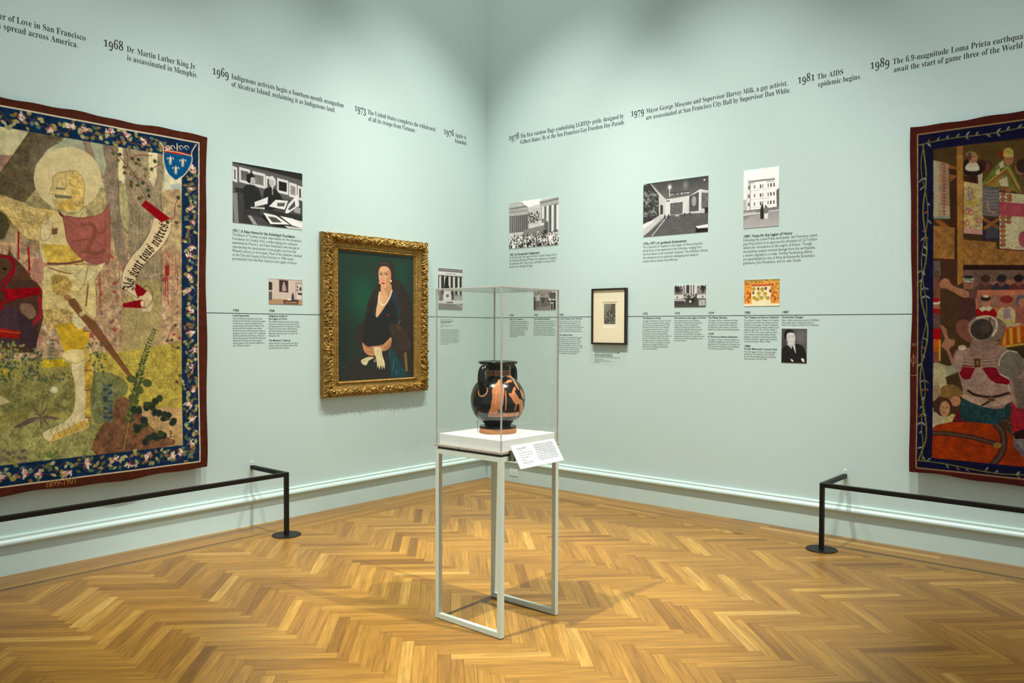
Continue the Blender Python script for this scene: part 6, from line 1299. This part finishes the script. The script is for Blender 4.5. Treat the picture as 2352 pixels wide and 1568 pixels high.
tx = ['Francisco Jos\u00e9 de Goya y Lucientes (Spanish, 1746\u20131828)', 'El sue\u00f1o de la razon produce monstruos', '(The Sleep of Reason Produces Monsters)', 'Plate 43 from the series Los Caprichos (The Caprices), 1799', 'Etching and aquatint', 'Achenbach Foundation for Graphic Arts', '1963.30.42']
wds = [.281, .198, .207, .285, .098, .188, .056]
lettering('heading', [('B', tx[i], 1.403, zz[i], .0095/CAPI, wds[i]/(width('B', tx[i])*.0095/CAPI), 0) for i in (0, 1, 2)], 'R', VINYL, o); lettering('body_text', [('I', tx[i], 1.403, zz[i], .0095/CAPI, wds[i]/(width('I', tx[i])*.0095/CAPI), 0) for i in (3, 4, 5, 6)], 'R', INK, o)

# ---------------------------------------------------------------- pedestal, deck, bonnet
X0, X1, Y0, Y1 = -3.295, -2.813, -3.119, -2.637; T = .026; TOP = .940
pd = empty('display_pedestal', ((X0+X1)/2, (Y0+Y1)/2, 0), 'open grey metal pedestal frame standing on the herringbone floor under the vase', 'pedestal')
for x in (X0, X1-T):
    for y in (Y0, Y1-T): MB().box(x, x+T, y, y+T, .004+T, TOP-T).build('leg', STEEL, pd); MB().box(x+.002, x+T-.002, y+.002, y+T-.002, 0, .0045).build('foot_pad', BLACK, pd)
    MB().box(x, x+T, Y0, Y1, .004, .004+T).build('bottom_rail', STEEL, pd); MB().box(x, x+T, Y0, Y1, TOP-T, TOP).build('top_rail', STEEL, pd)
for y in (Y0, Y1-T): MB().box(X0+T, X1-T, y, y+T, TOP-T, TOP).build('cross_rail', STEEL, pd)
dk = empty('display_deck', ((X0+X1)/2, (Y0+Y1)/2, TOP), 'white square display deck on a warm grey tray beneath the vase', 'deck')
MB().box(X0+.009, X1-.009, Y0+.009, Y1-.009, TOP, .954).build('recessed_plinth', DARKG, dk); MB().box(X0-.005, X1+.005, Y0-.005, Y1+.005, .954, .967, .001).build('base_tray', TRAY, dk)
MB().box(X0+.016, X1-.016, Y0+.016, Y1-.016, .967, 1.0225, .0008).build('deck_block', DECKW, dk)
sc_ = MB(); yy = Y0+.30
sc_.v += [(X0-.0052-d, yy+r*math.cos(k*math.pi/5), .9605+r*math.sin(k*math.pi/5)) for d, r in ((0, .0045), (.0015, .0035)) for k in range(10)]
sc_.f += [(i, (i+1) % 10, 10+(i+1) % 10, 10+i) for i in range(10)]+[tuple(range(10, 20))]; sc_.build('tray_screw', DARKG, dk)
bn = empty('acrylic_bonnet', ((X0+X1)/2, (Y0+Y1)/2, .967), 'tall clear acrylic bonnet over the vase', 'display case')
E_, TB = .008, 1.815
for x in (X0, X1-E_): MB().box(x+.001, x+E_-.001, Y0+E_, Y1-E_, .9672, TB-E_).build('side_panel', ACR, bn)
for y in (Y0, Y1-E_): MB().box(X0+E_, X1-E_, y+.001, y+E_-.001, .9672, TB-E_).build('side_panel', ACR, bn)
MB().box(X0+E_, X1-E_, Y0+E_, Y1-E_, TB-E_+.001, TB-.001).build('top_panel', ACR, bn)
for x in (X0, X1-E_):
    for y in (Y0, Y1-E_): MB().box(x, x+E_, y, y+E_, .9672, TB-E_, .0008).build('corner_edge', EDGE, bn)
    MB().box(x, x+E_, Y0, Y1, TB-E_, TB, .0008).build('top_edge', EDGE, bn)
for y in (Y0, Y1-E_): MB().box(X0+E_, X1-E_, y, y+E_, TB-E_, TB, .0008).build('top_edge', EDGE, bn)

# ---------------------------------------------------------------- red-figure vase
VC = np.array([-3.037, -2.866]); KV = .000341; KZ = .965; YB = 1412.0
view = math.atan2(CAM[1]-VC[1], CAM[0]-VC[0])                  # bearing of the vase's painted front
prof = [(0, 225), (215, 222), (280, 212), (300, 207), (314, 212), (318, 228), (312, 246), (292, 260), (250, 268), (214, 280), (203, 330), (202, 400), (212, 446), (238, 480), (300, 530), (352, 582), (396, 650), (424, 726), (438, 800), (442, 870), (436, 950), (418, 1025), (384, 1100), (338, 1160), (280, 1212), (240, 1240), (222, 1258), (214, 1284), (216, 1292)]
pp = smooth(np.array(prof, float), 6, False); pz = 1.0225+(YB-pp[:, 1])*KV*KZ; prad = pp[:, 0]*KV
th = view+np.concatenate([np.linspace(-1.65, 1.65, 460), np.linspace(1.65, 2*math.pi-1.65, 90)[1:]])
orange, glaze = (192, 122, 76), (18, 14, 11)
def vase_art():
    w, h = 1440, 1300
    def TV(P):
        P = np.asarray(P, float); R = np.interp(P[:, 1], pp[10:, 1], pp[10:, 0]); a = np.arcsin(np.clip((P[:, 0]-743)/np.maximum(R, 60), -.995, .995)); return np.stack([(a/(2*math.pi)+.5)*w, P[:, 1]], 1)
    cv = Cv(w, h, TV, glaze, 77); cv.k = 1.1; P = lambda q, c=orange, **k: cv.poly(q, c, n=.06, c=.08, **k); ink = (40, 24, 16)
    P([(x, y) for x, y in ((560, 365), (640, 365), (743, 365), (850, 365), (950, 362), (950, 448), (850, 452), (743, 452), (640, 450), (560, 446))], (150, 84, 44))
    for x in np.arange(570, 945, 14):
        cv.line([(x, 440), (x+2, 380), (x+10, 376), (x+10, 436)], 2.2, ink)
    for y in (366, 448): cv.line([(x, y) for x in np.linspace(555, 950, 30)], 3, orange)
    # ground line with meander
    xs = np.linspace(592, 1168, 40); P([(x, 1045) for x in xs]+[(x, 1108) for x in xs[::-1]])
    for x in np.arange(605, 830, 15): cv.line([(x, 1096), (x, 1062), (x+9, 1062), (x+9, 1084), (x+4, 1084)], 2, ink)
    for x in np.arange(1000, 1160, 15): cv.line([(x, 1096), (x, 1062), (x+9, 1062), (x+9, 1084)], 2, ink)
    for y in (1048, 1104): cv.line([(x, y) for x in xs], 2.4, ink)
    # draped figure facing right
    P([(700, 570), (740, 545), (790, 555), (815, 610), (842, 640), (840, 740), (832, 800), (826, 900), (800, 960), (815, 985), (770, 1000), (730, 1040), (598, 1042), (625, 960), (640, 860), (655, 770), (648, 690), (668, 620)], sm=3)
    P([(732, 512), (760, 500), (778, 520), (776, 548), (752, 560), (735, 548)], sm=3); P([(716, 520), (745, 500), (752, 512), (735, 530), (730, 550), (712, 545)], (30, 20, 14), sm=3)
    for q in ([(700, 600), (690, 760), (670, 940)], [(730, 580), (735, 760), (710, 960)], [(770, 580), (790, 700), (770, 900)], [(660, 760), (740, 740), (830, 760)], [(640, 970), (700, 965), (740, 990)], [(810, 640), (800, 760), (815, 880)], [(680, 640), (665, 800), (640, 960)], [(750, 600), (760, 780), (740, 940)]): cv.line(q, 2.6, ink, .42, sm=6)
    P([(735, 980), (752, 970), (758, 1020), (790, 1030), (740, 1035)], ink)
    # staff, drapery and seated figure at right
    cv.line([(862, 680), (864, 1000)], 9, orange); cv.line([(845, 540), (850, 600)], 4, orange)
    P([(890, 458), (960, 455), (985, 500), (1050, 600), (1085, 680), (1060, 660), (1000, 560), (950, 480), (890, 470)], sm=2)
    P([(860, 555), (900, 510), (950, 508), (965, 545), (930, 545), (900, 560)], sm=2); P([(865, 620), (905, 575), (900, 600), (875, 625)])
    P([(915, 715), (960, 715), (985, 640), (1015, 625), (1030, 660), (1010, 700), (1060, 780), (1090, 830), (1130, 850), (1145, 1040), (1088, 1040), (1085, 915), (1040, 905), (1000, 880), (960, 800), (920, 750)], sm=2)
    cv.line([(1035, 905), (1025, 960), (1008, 1010)], 10, orange, sm=3); P([(1100, 660), (1150, 760), (1160, 830), (1140, 820), (1110, 740)], sm=2)
    for x, y in ((1050, 690), (1075, 720), (1090, 745), (1060, 720), (1080, 690)): cv.ell(x, y, 14, 12, (30, 20, 14))
    for q in ([(960, 740), (1010, 800), (1060, 880)], [(1000, 720), (1060, 820)], [(1100, 860), (1110, 1020)]): cv.line(q, 2.4, ink, .7, sm=3)
    return cv.a, w
va, vw = vase_art(); va = (va+np.roll(va, 1, 1)+np.roll(va, 1, 0)+np.roll(np.roll(va, 1, 0), 1, 1))/4
TH, PZ = np.meshgrid(th, np.arange(len(pz)), indexing='xy'); Rr = prad[PZ]; Zv = pz[PZ]
Xv = np.stack([VC[0]+Rr*np.cos(TH), VC[1]+Rr*np.sin(TH), Zv], -1)
# picture angle grows to the viewer's right, which is towards smaller bearing... measured round the axis from the camera
phi = (TH-view+math.pi) % (2*math.pi)-math.pi
Cc = sample(va, (phi/(2*math.pi)+.5)*vw, pp[PZ, 1]); Cc[PZ < 54] = glaze
vs = empty('painted_vase', (VC[0], VC[1], 1.0225), 'black two-handled ancient vase with orange figures inside the display case', 'vase')
VASE = pictured('black_glaze_pottery', .16, .5)
link('vase_body', grid('vase_body', Xv, Cc), VASE, vs)
CLAY = speckle('bare_orange_clay', L4(176, 120, 78), .12, 40, .7, .2, .05); GLZ = speckle('black_glaze', L4(17, 13, 10), .2, 40, .16, .5, .02)
zf = lambda y: 1.0225+(YB-y)*KV*KZ
ft = MB().lathe([(292*KV, zf(1292)), (300*KV, zf(1300)), (300*KV, zf(1330))], VC[0], VC[1], 64).build('foot_disc', GLZ, vs, True)
MB().lathe([(298*KV, 1.0228), (302*KV, zf(1402)), (302*KV, zf(1340)), (300*KV, zf(1330))], VC[0], VC[1], 64).build('clay_foot_band', CLAY, vs, True)
def handle(ang):
    path = smooth(np.array([(196, 318), (235, 288), (300, 276), (372, 292), (424, 340), (446, 410), (446, 500), (430, 600), (402, 690)], float), 5, False)
    d = np.gradient(path, axis=0); d /= np.hypot(d[:, 0], d[:, 1])[:, None]; nrm = np.stack([-d[:, 1], d[:, 0]], 1); n = 14; e = np.array([math.cos(ang), math.sin(ang)]); tn = np.array([-e[1], e[0]]); pts = []
    for i, (p, q) in enumerate(zip(path, nrm)):
        k = 1+.35*(i/len(path))**4
        for j in range(n+1):
            t = 2*math.pi*j/n; r = p[0]+q[0]*42*math.cos(t)*k; y = p[1]+q[1]*42*math.cos(t)*k; w = 62*math.sin(t)*k; pts.append((VC[0]+e[0]*r*KV+tn[0]*w*KV, VC[1]+e[1]*r*KV+tn[1]*w*KV, zf(y)))
    h = link('handle', grid('handle', np.array(pts).reshape(len(path), n+1, 3)), GLZ, vs)
    ring = []                                                   # reserved clay ring round the lower root
    for i in range(33):
        t = 2*math.pi*i/32
        for rr in (72, 96):
            y = 690+rr*.95*math.sin(t); w = rr*math.cos(t); R = np.interp(y, pp[10:, 1], pp[10:, 0])+5; a = ang+math.asin(w/R); ring.append((VC[0]+math.cos(a)*R*KV, VC[1]+math.sin(a)*R*KV, zf(y)))
    link('root_ring', grid('root_ring', np.array(ring).reshape(33, 2, 3)), CLAY, h)
HA = view-math.radians(36)
handle(HA); handle(HA+math.pi)
pn = (-3.0875, -2.7595); tag(MB().lathe([(.0022, 1.0226), (.0022, 1.082), (.0016, 1.088)], pn[0], pn[1], 12).build('mount_pin', SCREW), 'thin upright metal mount pin beside the vase foot', 'pin')

# ---------------------------------------------------------------- sloped label on the pedestal
lb = empty('label_placard', (-3.06, -3.13, .88), 'white sloped text placard fixed to the pedestal rail', 'placard')
A0 = Vector((-3.2424, -3.131, .9935)); ex = Vector((1, 0, .002)); dn = Vector((0, -.071, -.1125)); hgt_ = dn.length; dn.normalize(); nr = ex.cross(-dn).normalized(); WL = .364
def lp(x, y, d=0.0): return tuple(A0+ex*x+dn*y+nr*d)
if (Vector(lp(0, 0, 1))-A0).y > 0: nr = -nr
m = MB(); n = 0
m.v = [lp(x, y, d) for d in (0, .006) for x, y in ((0, 0), (WL, 0), (WL, hgt_), (0, hgt_))]; m.f = [(0, 1, 2, 3), (4, 5, 6, 7), (0, 1, 5, 4), (1, 2, 6, 5), (2, 3, 7, 6), (3, 0, 4, 7)]
m.build('board', speckle('placard_face', (.60, .645, .62, 1), .01, 30, .55, .25), lb)
MB().box(-3.232, -3.196, -3.150, -3.1195, .915, .968).build('bracket', DARKG, lb); MB().box(-2.925, -2.889, -3.150, -3.1195, .915, .968).build('bracket', DARKG, lb)
F_ = lambda x, y: lp(x, y, .0066)
rows_mesh('heading', word_rows([(.035, .022, .075, .42)], 9, .0075), F_, VINYL, lb)
rows = [(.035, .034, .045, .35), (.035, .048, .105, .35), (.035, .061, .105, .35), (.035, .074, .068, .35), (.035, .088, .032, .35), (.035, .100, .090, .30), (.035, .107, .085, .30)]+[(.172, .016+i*.0094, l, .38) for i, l in enumerate((.160, .165, .162, .164, .168, .160, .166, .166, .170, .158))]
rows_mesh('credit_lines', word_rows(rows[:7], 11, .0075), F_, INK, lb); rows_mesh('body_text', word_rows(rows[7:], 12, .0075), F_, INK, lb)

# ---------------------------------------------------------------- rope-height barriers
def barrier(label, side, s_arm, d, s_end):
    """square-tube rail held off the wall by an arm, post and disc foot"""
    B = .030; z1_, z0_ = .487, .456
    def bxs(m, s0, s1, o0, o1, z0, z1, bev=.001):
        if side == 'L': m.box(-s1, -s0, -o1, -o0, z0, z1, bev)
        else: m.box(-o1, -o0, -s1, -s0, z0, z1, bev)
        return m
    base = (-s_arm, -d, 0) if side == 'L' else (-d, -s_arm, 0)
    o = empty('floor_barrier', base, label, 'barrier')
    bxs(MB(), s_arm-B/2, s_arm+B/2, d-B/2, d+B/2, .006, z1_).build('post', BLACK, o)
    bxs(MB(), s_arm+B/2, s_end, d-B/2, d+B/2, z0_, z1_).build('rail', BLACK, o)
    bxs(MB(), s_arm-B/2, s_arm+B/2, .004, d-B/2, z0_, z1_).build('arm', BLACK, o)
    bxs(MB(), s_end, s_end+B, d-B/2, d+B/2, .006, z1_).build('post', BLACK, o); bxs(MB(), s_end, s_end+B, .004, d-B/2, z0_, z1_).build('arm', BLACK, o)
    for sc in (s_arm, s_end+B/2): cx, cy = (-sc, -d) if side == 'L' else (-d, -sc); MB().lathe([(.108, 0), (.110, .001), (.110, .005), (.108, .0065)], cx, cy, 64).build('base_disc', BLACK, o)
    p = bxs(MB(), s_arm-.013, s_arm+.013, 0, .004, z1_+.001, .520, 0).build('wall_tab', PLASTIC, o)
    sm_ = MB(); n = 12; cz = .504
    for r, q in ((.005, .004), (.005, .0055), (.003, .0065)):
        for k in range(n):
            a = 2*math.pi*k/n; u_, w_ = s_arm+r*math.cos(a), cz+r*math.sin(a); sm_.v.append((-u_, -q, w_) if side == 'L' else (-q, -u_, w_))
    sm_.f = [(j*n+i, j*n+(i+1) % n, (j+1)*n+(i+1) % n, (j+1)*n+i) for j in (0, 1) for i in range(n)]+[tuple(range(2*n, 3*n))]
    sm_.build('tab_screw', SCREW, p)
barrier('low black metal barrier in front of the haloed knight tapestry', 'L', 2.814, .487, 5.6)
barrier('low black metal barrier in front of the dark tapestry on the right wall', 'R', 3.750, .490, 5.6)

# ---------------------------------------------------------------- wall outlet near the corner
ot = empty('wall_outlet', (-.016, -.40, .064), 'white double wall outlet on the baseboard near the room corner', 'outlet')
s0, s1, z0, z1 = .344, .460, .064, .138
MB().box(-.022, -.0162, -s1, -s0, z0, z1, .0018).build('cover_plate', PLATE, ot)
for c in (.380, .424):
    r = MB().box(-.0236, -.0218, -c-.015, -c+.015, .086, .116, .0008).build('receptacle', PLATE, ot)
    for q in ((-.007, .006), (-.007, -.006)): MB().box(-.0240, -.0235, -c+q[0]-.003, -c+q[0]+.003, .101+q[1]-.001, .101+q[1]+.001).build('slot', BLACK, r)
    MB().box(-.0240, -.0235, -c+.006, -c+.010, .099, .103).build('slot', BLACK, r)
MB().box(-.0228, -.0218, -.404, -.400, .099, .103).build('plate_screw', SCREW, ot)
